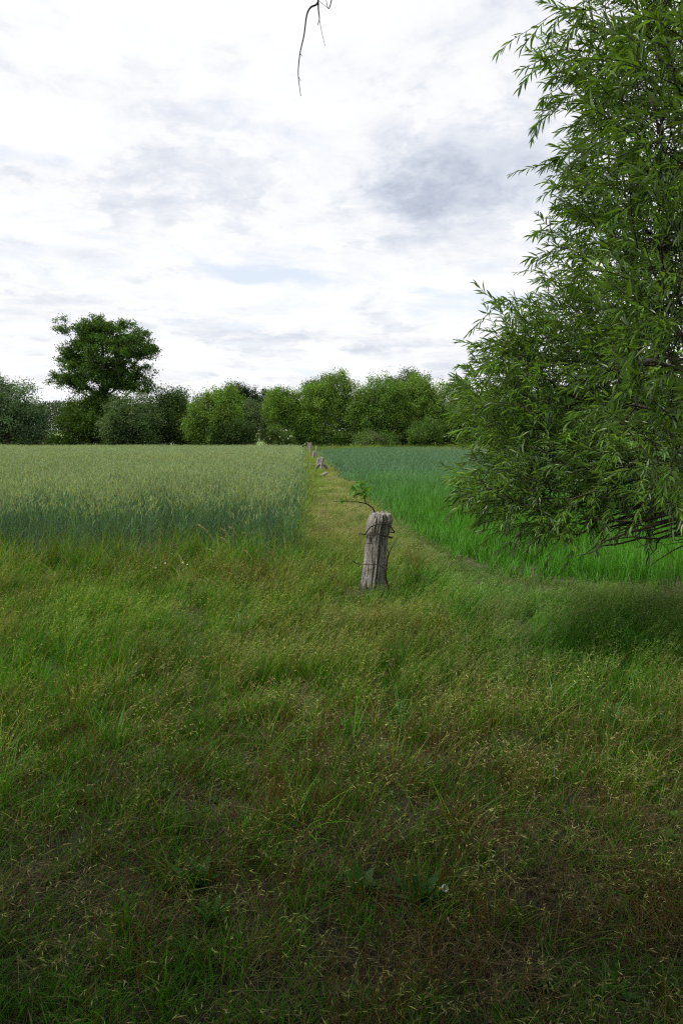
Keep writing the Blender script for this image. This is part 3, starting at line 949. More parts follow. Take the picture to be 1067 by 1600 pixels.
far_tree('pine_tree', 'dark pine top beside the left edge of near willow', 135, 724, [(722, 606, 10, 10), (716, 618, 10, 10), (726, 640, 12, 25)], PN, 110, 56, 0.28, 0.7, 0.3, bark=MAT_PINEBARK, group='dark pines behind the trees')
far_tree('bush', 'small pale bush at the foot of the central willows', 109, 575, [(574, 687, 13, 8), (588, 689, 8, 6)], (0.12, 0.18, 0.06), 50, 50, 0.2, 0.45, 0.06, cat='bush', group='bushes below the far trees')
far_tree('bush', 'round grey-green bush at foot of right central willow', 110, 665, [(660, 678, 26, 16), (675, 670, 16, 18), (610, 688, 14, 8)], (0.095, 0.180, 0.034), 110, 50, 0.22, 0.55, 0.08, cat='bush', group='bushes below the far trees')

a = Acc()
m = 26000
ux = rng.uniform(-62, 66, m)
uy = np.where(ux < -9, rng.uniform(90, 99, m), rng.uniform(113, 121, m))
uh = (0.9 + 2.2 * vnoise(ux, uy * 0, 5, 61)) * np.where((ux > -13.5) & (ux < -10), 0.0, 1.0)
kq = (uh > 0) & ~((ux > -9.6) & (ux < -8.6))
ux, uy, uh = ux[kq], uy[kq], uh[kq]; m = len(ux)
diamonds(a, np.stack([ux, uy, ground_z(ux, uy) + uh * rng.uniform(0, 1, m) ** 0.8], -1), rng.normal(size=(m, 3)) + [0, 0, 0.4], rng.uniform(0.25, 0.5, m), rng.uniform(0.15, 0.3, m),
         vary((0.05, 0.095, 0.02), m, 0.2), False, 0.5)  # dark leaf fill, its tone standing for the shade under the crowns
tag(obj('undergrowth', a.mesh('undergrowth', MAT_LEAF)), 'dark green undergrowth added for the shade at the foot of the far trees', 'undergrowth', kind='stuff')

# elder with cream flower heads
elder = far_tree('elder_bush', 'elder bush dotted with cream flower heads at path end', 90, 437, [(432, 684, 14, 12), (447, 688, 10, 9), (428, 678, 8, 6)], (0.075, 0.135, 0.025), 110, 50, 0.17, 0.42, 0.07, cat='bush', group='bushes below the far trees')
M_CREAM, kk = new_mat('cream_petals')
kk.n('ShaderNodeOutputMaterial', inp={0: kk.n('ShaderNodeBsdfPrincipled', inp={'Base Color': (0.66, 0.60, 0.38, 1), 'Roughness': 0.8}).outputs[0]})


def umbel(name, r, n):
    a = Acc()
    b = disc(n, r); b[:, 2] = -0.5 * (b[:, 0] ** 2 + b[:, 1] ** 2) / r
    diamonds(a, b, rng.normal(size=(n, 3)) * [1, 1, 0.2], r * 0.5, r * 0.4, (0.66, 0.6, 0.4), False, 0.5, unit(rng.normal(size=(n, 3)) * 0.3 + [0, 0, 1]))
    return a.mesh(name, M_CREAM)


um = umbel('flower_head', 0.11, 30)
bl = np.array(elder.location)
Tm, Dm, _ = in_lobes(px_lobes([(432, 684, 15, 13), (447, 688, 11, 10), (428, 678, 9, 7)], 90), 90, 30)
for p, d in zip(Tm[Dm[:, 1] < 0.2][:30], Dm[Dm[:, 1] < 0.2][:30]):
    h = obj('flower_head', um, elder, p - bl + d * 0.18)
    h.rotation_euler = Vector((d[0], d[1] - 0.4, abs(d[2]) + 0.4)).to_track_quat('Z', 'Y').to_euler()

# wood far behind, one dark mass
a = Acc()
nx = 190
wx = np.concatenate([np.linspace(-150, 150, nx), np.linspace(-150, 150, nx)])
wy = np.concatenate([rng.uniform(196, 206, nx), rng.uniform(206, 222, nx)])
wh = 6.2 + 3.2 * vnoise(wx, wx * 0, 22, 71) + rng.uniform(-1.0, 1.2, 2 * nx)
for x, y, h in zip(wx, wy, wh):
    m = 420
    zz = ground_z(x, y) + h * rng.uniform(0.02, 1, m) ** 0.8
    P = np.stack([x + rng.normal(0, 1.3, m), y + rng.normal(0, 1.2, m), zz], -1)
    diamonds(a, P, rng.normal(size=(m, 3)), rng.uniform(0.35, 0.7, m), rng.uniform(0.25, 0.45, m), vary((0.045, 0.078, 0.034), m, 0.2) * rng.uniform(0.8, 1.2), False, 0.5)
tag(obj('distant_wood', a.mesh('distant_wood', MAT_LEAF)), 'dark distant wood behind the field trees', 'wood', kind='stuff')


# ------------------------------------------------------------------ the near willow
def willow_leaves(base, d, nrm, L, W):
    """folded lance leaves: two quads each, meeting along the midrib"""
    d = unit(d); sd = unit(np.cross(d, nrm)); nn = np.cross(sd, d)
    N = len(base); L = L[:, None]; W = W[:, None]
    fold, dro = 0.25, 0.16
    b = base
    l1 = base + d * L * 0.30 + sd * W * 0.46 + nn * W * fold - nn * L * dro * 0.06
    r1 = base + d * L * 0.30 - sd * W * 0.46 + nn * W * fold - nn * L * dro * 0.06
    l2 = base + d * L * 0.64 + sd * W * 0.40 + nn * W * fold - nn * L * dro * 0.40
    r2 = base + d * L * 0.64 - sd * W * 0.40 + nn * W * fold - nn * L * dro * 0.40
    t = base + d * L - nn * L * dro
    V = np.stack([b, l1, l2, t, r2, r1], 1).reshape(-1, 3)
    o = (np.arange(N) * 6)[:, None]
    q = np.concatenate([o + [0, 1, 2, 3], o + [0, 3, 4, 5]])
    return V, q


unit_leaf_v, unit_leaf_q = willow_leaves(np.zeros((1, 3)), np.array([[1.0, 0, 0]]), np.array([[0, 0, 1.0]]), np.array([1.0]), np.array([0.17]))


def shoots(P, D, K, length, leaf, droop=0.35):
    """leafy shoots: stem segments and leaf frames"""
    S = len(P)
    D = unit(D)
    Ls = length * rng.uniform(0.55, 1.5, S)
    droop = droop * rng.uniform(-0.7, 1.5, (S, 1))
    leaf = leaf * rng.uniform(0.72, 1.3, (S, 1))
    nseg = 4
    pts = [P]; cur = D.copy()
    for i in range(nseg):
        cur = unit(cur + np.array([0, 0, -1.0]) * droop / nseg + rng.normal(0, 0.07, (S, 3)))
        pts.append(pts[-1] + cur * (Ls / nseg)[:, None])
    pts = np.stack(pts, 1)
    s = np.linspace(0.10, 1.0, K)[None, :] + rng.normal(0, 0.02, (S, K)); s = s.clip(0.03, 0.999)
    i = np.minimum((s * nseg).astype(int), nseg - 1); f = (s * nseg - i)[..., None]
    ar = np.arange(S)[:, None]
    B = pts[ar, i] * (1 - f) + pts[ar, i + 1] * f
    ax = unit(pts[ar, i + 1] - pts[ar, i])
    ref = unit(np.cross(ax, rng.normal(size=(S, 1, 3))))
    rf2 = np.cross(ax, ref)
    ph = (np.arange(K) * 2.4)[None, :, None] + rng.uniform(0, 6.28, (S, 1, 1)) + rng.normal(0, 0.3, (S, K, 1))
    side = np.cos(ph) * ref + np.sin(ph) * rf2
    ang = rng.uniform(0.45, 0.95, (S, K, 1)) * np.linspace(1.15, 0.45, K)[None, :, None]
    ld = np.cos(ang) * ax + np.sin(ang) * side
    ld = unit(ld + np.array([0, 0, -0.18]))
    nr = unit(np.cross(np.cross(ld, ax + 1e-3), ld) * 0.7 + np.array([0, 0, 0.9]) + rng.normal(0, 0.35, (S, K, 3)))
    LL = np.broadcast_to(leaf, (S, 1)) * np.interp(s, [0, 0.4, 0.85, 1], [0.65, 1.05, 1.0, 0.6]) * rng.uniform(0.75, 1.25, (S, K))
    return pts, B.reshape(-1, 3), ld.reshape(-1, 3), nr.reshape(-1, 3), LL.ravel(), np.repeat(np.arange(S), K)


WB = np.array([3.75, 4.9, 0.0])
willow = empty('willow_tree', WB)
tag(willow, 'near leafy willow reaching into the picture from the right edge', 'tree')
lob = px_lobes([(915, 640, 150, 120, 0.6, 0.9), (985, 430, 110, 160, 0.4, 0.9), (1025, 210, 115, 170, 0.0, 0.9), (1030, 30, 125, 140, -0.3, 0.9),
                (930, 545, 125, 90, 1.2, 0.8), (905, 755, 125, 70, 0.1, 0.7), (790, 762, 62, 34, 0.0, 0.4), (790, 610, 62, 80, 0.9, 0.5), (815, 690, 70, 60, 0.3, 0.5), (850, 800, 90, 40, 0.0, 0.5), (815, 545, 45, 45, 0.6, 0.4),
                (1010, 735, 90, 75, -0.2, 0.7), (1060, 560, 70, 120, -0.4, 0.5), (1070, 380, 60, 120, -0.4, 0.5)], 5.0)
near_lob = px_lobes([(1040, 540, 65, 230, 0, 0.45), (1040, 180, 60, 190, 0, 0.4)], 3.2)
off_lob = [(4.6, 5.2, 3.6, 1.9, 1.9, 2.0), (4.3, 4.6, 5.4, 1.8, 1.6, 1.5), (5.2, 5.4, 2.2, 1.5, 1.6, 1.1)]
T1, D1, K1 = in_lobes(lob, 3100, 2.0)
T2, D2, K2 = in_lobes(near_lob, 230, 1.5)
T3, D3, K3 = in_lobes(off_lob, 1300, 2.0)
sprays = np.array([at(690, 778, 4.7), at(735, 480, 5.2), at(722, 590, 5.3), at(805, 170, 4.7), at(795, 100, 4.6), at(785, 40, 4.5), at(815, 360, 5.0), at(808, 400, 5.0),
                   at(812, 255, 4.9), at(760, 470, 5.1), at(700, 770, 4.6), at(725, 635, 5.0), at(745, 760, 4.7), at(820, 140, 4.7)])
TT = np.concatenate([T1, T2, T3])
DD = np.concatenate([D1, D2, D3])
ok = TT[:, 2] > 0.88
TT, DD = TT[ok], DD[ok]
trunk = np.array([[3.75, 4.9, -0.1], [3.72, 4.9, 0.4], [3.6, 4.88, 0.9], [3.55, 4.9, 1.5], [3.5, 4.85, 2.2], [3.45, 4.8, 3.0], [3.4, 4.7, 3.9], [3.4, 4.6, 4.8]])
ND, par, ends = grow(trunk, TT, 0.30, 0.28, 0.07, 0.03)
r = radii(par, 0.0022, 0.19, 0.44)
obj('trunk', skeleton_mesh('trunk', ND - WB, par, r, MAT_TWIG, 4), willow)
indir = unit(ND[ends] - ND[par[ends]])
sd_ = unit(indir * 0.75 + DD * 0.55 + np.array([-0.25, -0.05, 0.12]) + rng.normal(0, 0.35, TT.shape))
# long sprays that stick out of the crown to the left
SV, SQ, ST, so = [], [], [], 0
sprays = sprays + [0.19, 0.02, 0.0]
sprP, sprD = [], []
for p in sprays:
    c_ = TT[(TT[:, 0] > p[0] + 0.25)]
    j = c_[np.argmin(np.linalg.norm(c_ - p, axis=1))]
    cv_ = spline([j, j * 0.5 + p * 0.5 + [0, 0, 0.05], p], 9)
    v, q, t = path_tube(cv_ - WB, np.linspace(0.004, 0.0018, 9), 4)
    SV.append(v); SQ.append(np.array(q) + so); ST.append(np.array(t) + so); so += len(v)
    for i_ in (4, 6, 8):
        sprP.append(cv_[i_]); sprD.append(unit(cv_[8] - cv_[5]) + rng.normal(0, 0.35, 3))
TT = np.concatenate([TT, sprP]); sd_ = np.concatenate([sd_, sprD])
obj('sprays', build_mesh('sprays', np.concatenate(SV), np.concatenate(SQ), np.concatenate(ST), None, MAT_TWIG, True), willow)['kind'] = 'stuff'
pts, B, ld, nr, LL, sid = shoots(TT, sd_, 14, 0.225, 0.078)
p0 = pts[:, :-1].reshape(-1, 3); p1 = pts[:, 1:].reshape(-1, 3)
v, q = tubes(p0 - WB, p1 - WB, 0.0021, 0.0015, 3)
obj('shoots', build_mesh('shoots', v, q, None, None, MAT_TWIG), willow)['kind'] = 'stuff'
shade = (rng.normal(1, 0.16, len(TT)) * (0.7 + 0.6 * vnoise(TT[:, 0] * 1.3 + TT[:, 1], TT[:, 2], 0.45, 91))).clip(0.5, 1.7)
lc = np.array([0.110, 0.225, 0.024]) * shade[sid][:, None] * rng.normal(1, 0.15, (len(B), 1)).clip(0.5, 1.6) * rng.normal(1, 0.05, (len(B), 3))
young = rng.uniform(size=len(B)) < 0.10
lc[young] *= [1.5, 1.3, 1.0]
# the 300 leaves that show largest are leaves of their own
px, py, dep = project(B)
size = LL / dep * np.linalg.norm(np.cross(unit(ld), unit(B - [0, 0, EYE])), axis=1)
inside = (px > 700) & (px < 1060) & (py > 5) & (py < 1000)
cell = (np.floor(px / 14) * 1000 + np.floor(py / 14)).astype(int)
front = np.zeros(len(B), bool)
od = np.argsort(dep)
_, first = np.unique(cell[od], return_index=True)
front[od[first]] = True
pick = np.argsort(-(size * inside * front))[:300]
leafm = build_mesh('leaf', unit_leaf_v, unit_leaf_q, None, np.tile([0.110, 0.225, 0.024], (6, 1)), MAT_WILLOW)
for i in pick:
    d = ld[i] / np.linalg.norm(ld[i]); sdv = np.cross(d, nr[i]); sdv /= np.linalg.norm(sdv); nn = np.cross(sdv, d)
    o = bpy.data.objects.new('leaf', leafm); COL.objects.link(o); o.parent = willow
    M = np.eye(4); M[:3, 0] = d; M[:3, 1] = -sdv * -1; M[:3, 2] = nn; M[:3, :3] *= LL[i]; M[:3, 3] = B[i] - WB
    o.matrix_local = Matrix(M.tolist())
m = np.ones(len(B), bool); m[pick] = False
V, Q = willow_leaves(B[m] - WB, ld[m], nr[m], LL[m], LL[m] * rng.uniform(0.15, 0.2, m.sum()))
crown = obj('crown', build_mesh('crown', V, Q, None, np.repeat(lc[m], 6, 0), MAT_WILLOW), willow)
crown['kind'] = 'stuff'
# bare dark twigs below the crown
V, Q, Tr, off = [], [], [], 0
for j in range(46):
    a0 = at(rng.uniform(900, 1120), rng.uniform(775, 850), rng.uniform(4.4, 5.4))
    dl = np.array([rng.uniform(-0.6, 0.2), rng.normal(0, 0.25), rng.uniform(-0.28, 0.05)]) * rng.uniform(0.5, 1.1)
    pp = spline([a0 + [0.6, 0.1, 0.15], a0, a0 + dl * 0.5 + rng.normal(0, .03, 3), a0 + dl], 9)
    pp[:, 2] = np.maximum(pp[:, 2], 0.45)
    v, q, t = path_tube(pp - WB, np.linspace(rng.uniform(0.004, 0.011), 0.0015, 9), 4)
    V.append(v); Q.append(np.array(q) + off); Tr.append(np.array(t) + off); off += len(v)
bt = obj('bare_twigs', build_mesh('bare_twigs', np.concatenate(V), np.concatenate(Q), np.concatenate(Tr), None, MAT_TWIG), willow)
bt['kind'] = 'stuff'

# ------------------------------------------------------------------ the tree above the camera (its shade darkens the foreground)
OB = np.array([2.3, -3.6, 0.0])
over = empty('overhead_tree', OB)
tag(over, 'tree above the viewer whose bare twigs hang at the top of picture', 'tree')
Tn, Dn, _ = in_lobes([(0, -1.9, 5.2, 7.0, 4.2, 1.7), (-3.2, -0.8, 5.0, 4.0, 3.0, 1.6), (3.0, -0.8, 5.0, 3.6, 3.0, 1.7), (-4.2, -1.6, 3.2, 1.8, 2.2, 1.6), (4.2, -1.2, 3.2, 1.8, 2.2, 1.6), (0, -4.2, 3.6, 3.5, 1.5, 1.8), (-4.0, 1.0, 5.0, 2.6, 1.7, 1.1), (-4.8, 0.6, 3.0, 1.6, 1.9, 1.5), (-1.5, 0.4, 4.4, 2.2, 1.3, 0.9)], 1350, 1.2)  # low side lobes are unseen, added to deepen the shade on the foreground
ok = ((Tn[:, 2] - EYE) > 0.62 * Tn[:, 1] + 0.9) & (Tn[:, 2] > np.where(np.abs(Tn[:, 0]) > 2.6, 1.4, np.where(Tn[:, 1] < -2.6, 2.0, 3.0)))
Tn, Dn = Tn[ok], Dn[ok]
otrunk = np.array([[2.3, -3.6, -0.1], [2.3, -3.6, 1.0], [2.2, -3.55, 2.0], [2.0, -3.5, 3.0], [1.8, -3.4, 4.0], [1.5, -3.2, 5.0], [1.2, -3.0, 6.0]])
hang = np.array([at(487, -30, 3.2) + [0.02, 0, 0.0]])
ND, par, ends = grow(otrunk, np.concatenate([Tn, hang]), 0.4, 0.5, 0.05)
r = radii(par, 0.006, 0.28, 0.46)
obj('trunk', skeleton_mesh('trunk', ND - OB, par, r, MAT_BARK, 5), over)
per = 84
n = len(Tn) * per
P = np.repeat(Tn, per, 0) + rng.normal(0, 0.36, (n, 3))
k = ((P[:, 2] - EYE) > 0.60 * P[:, 1] + 0.45)
P = P[k]; n = len(P)
a = Acc()
diamonds(a, P - OB, rng.normal(size=(n, 3)) + [0, 0, -0.3], rng.uniform(0.10, 0.17, n), rng.uniform(0.04, 0.075, n), vary((0.07, 0.14, 0.03), n), False, 0.45, unit(rng.normal(size=(n, 3)) + [0, 0, 1.2]))
tag(obj('crown', a.mesh('crown', MAT_LEAF), over), kind='stuff')
tw = lambda pts, Yd=3.2: np.array([at(x, y, Yd) for x, y in pts])
for lst, r0 in (([(489, -36), (497, 2), (485, 12), (479, 25), (475, 55), (469, 82), (466, 110), (467, 128), (470, 150)], 0.0048),
                ([(497, -4), (497.5, 15), (499, 30), (496, 39)], 0.0042), ([(499, 30), (503, 52), (508, 72)], 0.0012),
                ([(469, 84), (472.5, 88)], 0.0014), ([(466.5, 120), (470, 127)], 0.0012),
                ([(525, -40), (518, 0), (513, 13), (508, -8)], 0.0036), ([(499, 2), (513, 13)], 0.0011)):
    pts_ = spline(tw(lst), 6 * len(lst))
    v, q, t = path_tube(pts_ - OB, np.linspace(r0, max(0.0009, r0 * 0.3), len(pts_)), 5)
    obj('bare_twig', build_mesh('bare_twig', v, q, t, None, MAT_TWIG, True), over)
for lst in ([(489, -36), (487, -60)], [(525, -40), (487, -60)]):
    pts_ = spline(np.concatenate([tw(lst), hang]) if lst[-1] != (487, -60) else tw(lst), 6)
    v, q, t = path_tube(np.concatenate([pts_, hang])[-1:] * 0 + pts_ - OB if False else pts_ - OB, 0.005, 5)
    obj('bare_twig', build_mesh('bare_twig', v, q, t, None, MAT_TWIG, True), over)

# ------------------------------------------------------------------ fence posts
M_WOOD, k = new_mat('weathered_wood')
co = k.n('ShaderNodeTexCoord').outputs['Object']
v1 = k.vmath('MULTIPLY', co, (1, 1, 0.07)).outputs[0]
na = k.noise(v1, 55, 7, 0.65, 0.4)
nb = k.noise(co, 7, 5, 0.6)
nc = k.noise(k.vmath('MULTIPLY', co, (1, 1, 0.25)).outputs[0], 18, 5, 0.7, 0.6)
c = k.ramp(na, [(0.34, (0.045, 0.042, 0.036)), (0.46, (0.22, 0.21, 0.185)), (0.62, (0.38, 0.365, 0.33)), (0.85, (0.52, 0.505, 0.46))])
c = k.mix(k.math('MULTIPLY', k.ramp(nb, [(0.45, (0, 0, 0)), (0.7, (1, 1, 1))]), 0.45), c, (0.22, 0.185, 0.145))
c = k.mix(k.ramp(nc, [(0.30, (0.8, 0.8, 0.8)), (0.42, (0, 0, 0))]), c, (0.07, 0.058, 0.045))
bp = k.n('ShaderNodeBump', inp={'Height': k.math('ADD', na, k.math('MULTIPLY', nc, 0.8)), 'Strength': 1.0, 'Distance': 0.025})
k.n('ShaderNodeOutputMaterial', inp={0: k.n('ShaderNodeBsdfPrincipled', inp={'Base Color': c, 'Roughness': 0.88, 'Normal': bp.outputs[0]}).outputs[0]})
M_WIRE, k = new_mat('rusty_wire')
co = k.n('ShaderNodeTexCoord').outputs['Object']
c = k.ramp(k.noise(co, 60, 4, 0.6), [(0.35, (0.018, 0.014, 0.012)), (0.7, (0.07, 0.045, 0.03))])
k.n('ShaderNodeOutputMaterial', inp={0: k.n('ShaderNodeBsdfPrincipled', inp={'Base Color': c, 'Roughness': 0.7, 'Metallic': 0.3}).outputs[0]})


def post_mesh(name, rows, seed, nang=112, cracks=(), crack_w=0.05, crack_d=0.03, rough=0.006, top_var=0.034, fn=None):
    """weathered post: rows of (x, y, z, rx, ry) swept, with cracks, ragged grain and a broken top"""
    rr = np.random.default_rng(seed)
    rows = np.array(rows, float)
    u = np.linspace(0, len(rows) - 1, 64)
    C = np.stack([np.interp(u, np.arange(len(rows)), rows[:, i]) for i in range(5)], -1)
    th = np.arange(nang) / nang * 2 * np.pi
    grain = rr.normal(0, 1, nang); grain = (grain + np.roll(grain, 1)) / 2
    V = []
    for i, (cx, cy, cz, rx, ry) in enumerate(C):
        f = i / 63
        gz = vnoise(th * 9, th * 0 + cz * 3.0, 1.0, seed) - 0.5
        g2 = vnoise(np.cos(th) * 3 + 9, np.sin(th) * 3 + cz * 6 + 9, 1.0, seed + 3) - 0.5
        rad = 1 + 0.028 * grain * (rough / 0.006) + 0.09 * gz + 0.20 * g2
        for (ca, c0, c1, cwid, cdep) in cracks:
            if c0 <= f <= c1:
                dth = (th - ca - 0.10 * math.sin(f * 5 + ca) + np.pi) % (2 * np.pi) - np.pi
                rad = rad - cdep * np.exp(-(dth / cwid) ** 2) * min(1, (f - c0) * 12 + 0.1, (c1 - f) * 12 + 0.1)
        x = cx + np.cos(th) * rx * rad; y = cy + np.sin(th) * ry * rad
        tv = (vnoise(np.cos(th) * 4 + 5, np.sin(th) * 4 + 5, 1.0, seed + 8) - 0.5) * 2 * top_var * max(0, (f - 0.85) / 0.15)
        z = cz + tv
        P = np.stack([x, y, z], -1)
        if fn: P = fn(P, th, f)
        V.append(P)
    last = V[-1]; cen = last.mean(0)
    for s_, dz in ((0.9, 0.004), (0.6, -0.008), (0.25, 0.002)):
        P = cen + (last - cen) * s_; P[:, 2] += dz + 0.35 * (vnoise(P[:, 0] * 60, P[:, 1] * 60, 1.0, seed + 5) - 0.5) * top_var * 2
        V.append(P)
    n = len(V)
    VV = np.concatenate(V + [V[-1].mean(0)[None]])
    kk_ = np.arange(nang); k2 = (kk_ + 1) % nang
    q = np.concatenate([np.stack([i * nang + kk_, i * nang + k2, (i + 1) * nang + k2, (i + 1) * nang + kk_], -1) for i in range(n - 1)])
    t = np.stack([(n - 1) * nang + kk_, (n - 1) * nang + k2, np.full(nang, n * nang)], -1)
    return build_mesh(name, VV, q, t, None, M_WOOD, True)


PY = 7.05
pb = at(582, 930, PY); pb[2] = 0
wp_ = lambda x, y, dy=0.0: at(x, y, PY + dy) - pb
rowpx = [(582, 960, 18), (583, 930, 18), (583.5, 912, 18), (584.5, 890, 17.8), (587, 865, 17.2), (588.5, 842, 17.6), (591.5, 825, 19.0), (594.5, 812, 20.2), (595, 803, 17.0)]
rows = []
for x, y, w_ in rowpx:
    p = wp_(x, y); rows.append((p[0], 0, p[2], w_ / F * PY, w_ / F * PY * 0.92))
rows[0] = (rows[0][0], 0, -0.25, rows[0][3], rows[0][4])


def flare(P, th, f):
    # splintered root of a lost side branch low on the left, with a hollow under it
    d = (th - 3.75 + np.pi) % (2 * np.pi) - np.pi
    k_ = np.exp(-(d / 0.42) ** 2) * np.exp(-((P[:, 2] - 0.13) / 0.10) ** 2)
    P[:, 0] -= 0.034 * k_; P[:, 1] -= 0.022 * k_
    h = np.exp(-((th - 4.25) / 0.13) ** 2) * np.exp(-((P[:, 2] - 0.07) / 0.025) ** 2)
    P[:, 1] += 0.05 * h
    h2 = np.exp(-((th - 4.2) / 0.16) ** 2) * np.exp(-((P[:, 2] - 0.60) / 0.055) ** 2)
    P[:, 1] += 0.022 * h2
    return P


post = empty('fence_post', pb)
tag(post, 'weathered split grey wooden post wound with rusty wire in the foreground', 'post', 'old wooden fence posts')
obj('wood', post_mesh('wood', rows, 3, 144, cracks=[(4.92, 0.0, 1.0, 0.055, 0.42), (5.15, 0.55, 0.97, 0.07, 0.20), (4.35, 0.6, 1.0, 0.04, 0.12), (5.6, 0.2, 0.9, 0.05, 0.12), (3.9, 0.2, 0.75, 0.04, 0.10), (4.6, 0.05, 0.5, 0.035, 0.10)], fn=flare), post)
PR = 20 / F * PY
fr = -PR - 0.012


def wire(name, pts_, r_=0.0066):
    pp = spline(np.array(pts_), 44)
    v, q, t = path_tube(pp, r_, 6)
    return obj(name, build_mesh(name, v, q, t, None, M_WIRE, True), post)


wire('wire', [wp_(560, 832.5, 0) + [0, -0.06, 0], wp_(570, 833, 0) + [0, -0.06, 0], wp_(573, 828, 0) + [0, -0.08, 0], wp_(580, 820, 0) + [0, fr + .02, 0], wp_(590, 816, 0) + [0, fr, 0], wp_(600, 816, 0) + [0, fr + .01, 0],
              wp_(608, 820, 0) + [0, -0.09, 0], wp_(613, 827, 0) + [0, -0.04, 0], wp_(616, 832, 0), wp_(611, 833, 0) + [0, 0.08, 0]])
wire('wire', [wp_(571, 837, 0) + [0, 0.06, 0], wp_(569, 834, 0) + [0, -0.04, 0], wp_(578, 833, 0) + [0, fr + .02, 0], wp_(590, 832, 0) + [0, fr, 0], wp_(600, 834.5, 0) + [0, fr + .015, 0],
              wp_(609, 837, 0) + [0, -0.09, 0], wp_(613, 839, 0) + [0, -0.02, 0], wp_(612, 841.5, 0) + [0, 0.03, 0], wp_(606, 841, 0) + [0, 0.09, 0]])
wire('wire', [wp_(551, 874, 0) + [0, -0.1, 0], wp_(558, 878.5, 0) + [0, -0.08, 0], wp_(567, 879, 0) + [0, -0.09, 0], wp_(578, 878, 0) + [0, fr + .005, 0], wp_(590, 878.5, 0) + [0, fr, 0], wp_(598, 884, 0) + [0, fr + .02, 0], wp_(604, 889, 0) + [0, -0.08, 0], wp_(606, 888, 0) + [0, 0.05, 0]], 0.0048)
wire('staple', [wp_(573, 846.5) + [0, fr + .03, 0], wp_(576, 845.5) + [0, fr, 0], wp_(580, 846.2) + [0, fr, 0], wp_(581, 848) + [0, fr + .03, 0]], 0.005)

# stick leaning on the post
st = obj('stick', None)
bpy.data.objects.remove(st)
sb_ = at(606, 925, 7.0); sb_[2] = 0
pp = spline([sb_ + [0.01, -0.02, -0.02], at(606, 915, 6.95), at(602, 902, 6.93), at(603, 885, 6.93), at(605, 872, 6.93), at(607, 864, 6.93), at(604, 858, 6.95)], 40)
v, q, t = path_tube(pp - sb_, np.interp(np.linspace(0, 1, 40), [0, .3, .7, 1], [0.016, 0.014, 0.011, 0.006]) * (1 + 0.15 * rng.normal(size=40)), 7)
st = obj('stick', build_mesh('stick', v, q, t, None, MAT_TWIG, True), None, sb_)
tag(st, 'dark dead stick leaning against the right side of foreground post', 'stick')
pp = spline([at(606.5, 866, 6.93), at(611, 857, 6.92), at(615, 849, 6.9), at(620, 841, 6.9)], 14)
v, q, t = path_tube(pp - sb_, np.linspace(0.006, 0.0022, 14), 5)
obj('side_twig', build_mesh('side_twig', v, q, t, None, MAT_TWIG, True), st)

# oak seedling behind the post
sp = at(588, 925, 7.35); sp[2] = 0
sap = empty('oak_seedling', sp)
tag(sap, 'small oak seedling with bare twigs growing up behind foreground post', 'sapling')
q_ = lambda x, y, Yd=7.35: at(x, y, Yd) - sp
for lst, r0, r1 in (([np.array([0, 0, 0]), q_(590, 860), q_(588, 815), q_(584, 797), q_(577, 790), q_(572, 787)], 0.010, 0.0065),
                    ([q_(572, 787), q_(560, 784.5), q_(545, 784), q_(530, 783.5), q_(520, 783)], 0.0060, 0.003),
                    ([q_(572, 787), q_(570, 781), q_(568, 774), q_(565, 762), q_(562, 752)], 0.0060, 0.0025), ([q_(543, 784), q_(541, 780), q_(541.5, 776)], 0.003, 0.002)):
    pp = spline(lst, 18)
    v, q, t = path_tube(pp, np.linspace(r0, r1, 18), 5)
    obj('stem', build_mesh('stem', v, q, t, None, MAT_TWIG, True), sap)


def lobed_leaf(L, W, lobes=3):
    s = np.linspace(0, 1, 15)
    w_ = W * (np.sin(np.pi * np.clip(s ** 1.25, 0.01, 0.985)) ** 0.8) * (0.80 + 0.20 * np.cos(s * lobes * 2 * np.pi * 1.2))
    zc = -0.25 * L * s ** 2
    V = np.concatenate([np.stack([s * L, -w_ / 2, zc + 0.15 * w_], -1), np.stack([s * L, s * 0, zc], -1), np.stack([s * L, w_ / 2, zc + 0.15 * w_], -1)])
    i = np.arange(14)
    q = np.concatenate([np.stack([i, i + 1, i + 16, i + 15], -1), np.stack([i + 15, i + 16, i + 31, i + 30], -1)])
    return V, q


lv, lq = lobed_leaf(0.062, 0.036)
om = [build_mesh('leaf', lv, lq, None, np.tile(c_, (len(lv), 1)), MAT_PLANT) for c_ in ((0.10, 0.26, 0.022), (0.15, 0.32, 0.03), (0.06, 0.18, 0.018))]
for cx, cy, n, sx, sy in ((566, 770, 30, 9, 5.5), (560, 756, 13, 7, 5), (539, 780, 8, 5, 3), (556, 762, 6, 5, 4)):
    for j in range(n):
        p = q_(cx + rng.normal(0, sx * 0.55), cy + rng.normal(0, sy * 0.55), 7.35 + rng.normal(0, 0.05))
        o = obj('leaf', om[rng.integers(0, 3)], sap, p)
        o.rotation_euler = (rng.normal(0, 0.5), rng.uniform(-0.5, 0.6), rng.uniform(0, 6.28))
        s_ = rng.uniform(0.95, 1.6); o.scale = (s_, s_, s_)


def far_post(label, px, y_top, y_base, width_px, lean=0.0, seed=5, Yd=None):
    if Yd is None:
        d = pix_dir(px, y_base); Yd = -EYE / d[2] * d[1]
    b = at(px, y_base, Yd); b[2] = 0
    topz = at(px, y_top, Yd)[2]
    r_ = width_px / F * Yd / 2
    rows_ = [(0, 0, -0.2, r_ * 1.05, r_), (lean * 0.3, 0, topz * 0.35, r_, r_ * .95), (lean * 0.7, 0, topz * 0.7, r_ * .95, r_ * .9), (lean, 0, topz, r_ * .9, r_ * .85)]
    o = obj('fence_post', post_mesh('fence_post', rows_, seed, 40, cracks=[(4.9, 0.1, 1, 0.12, 0.25)], top_var=0.04), None, b)
    tag(o, label, 'post', 'old wooden fence posts')
    return o, Yd, b


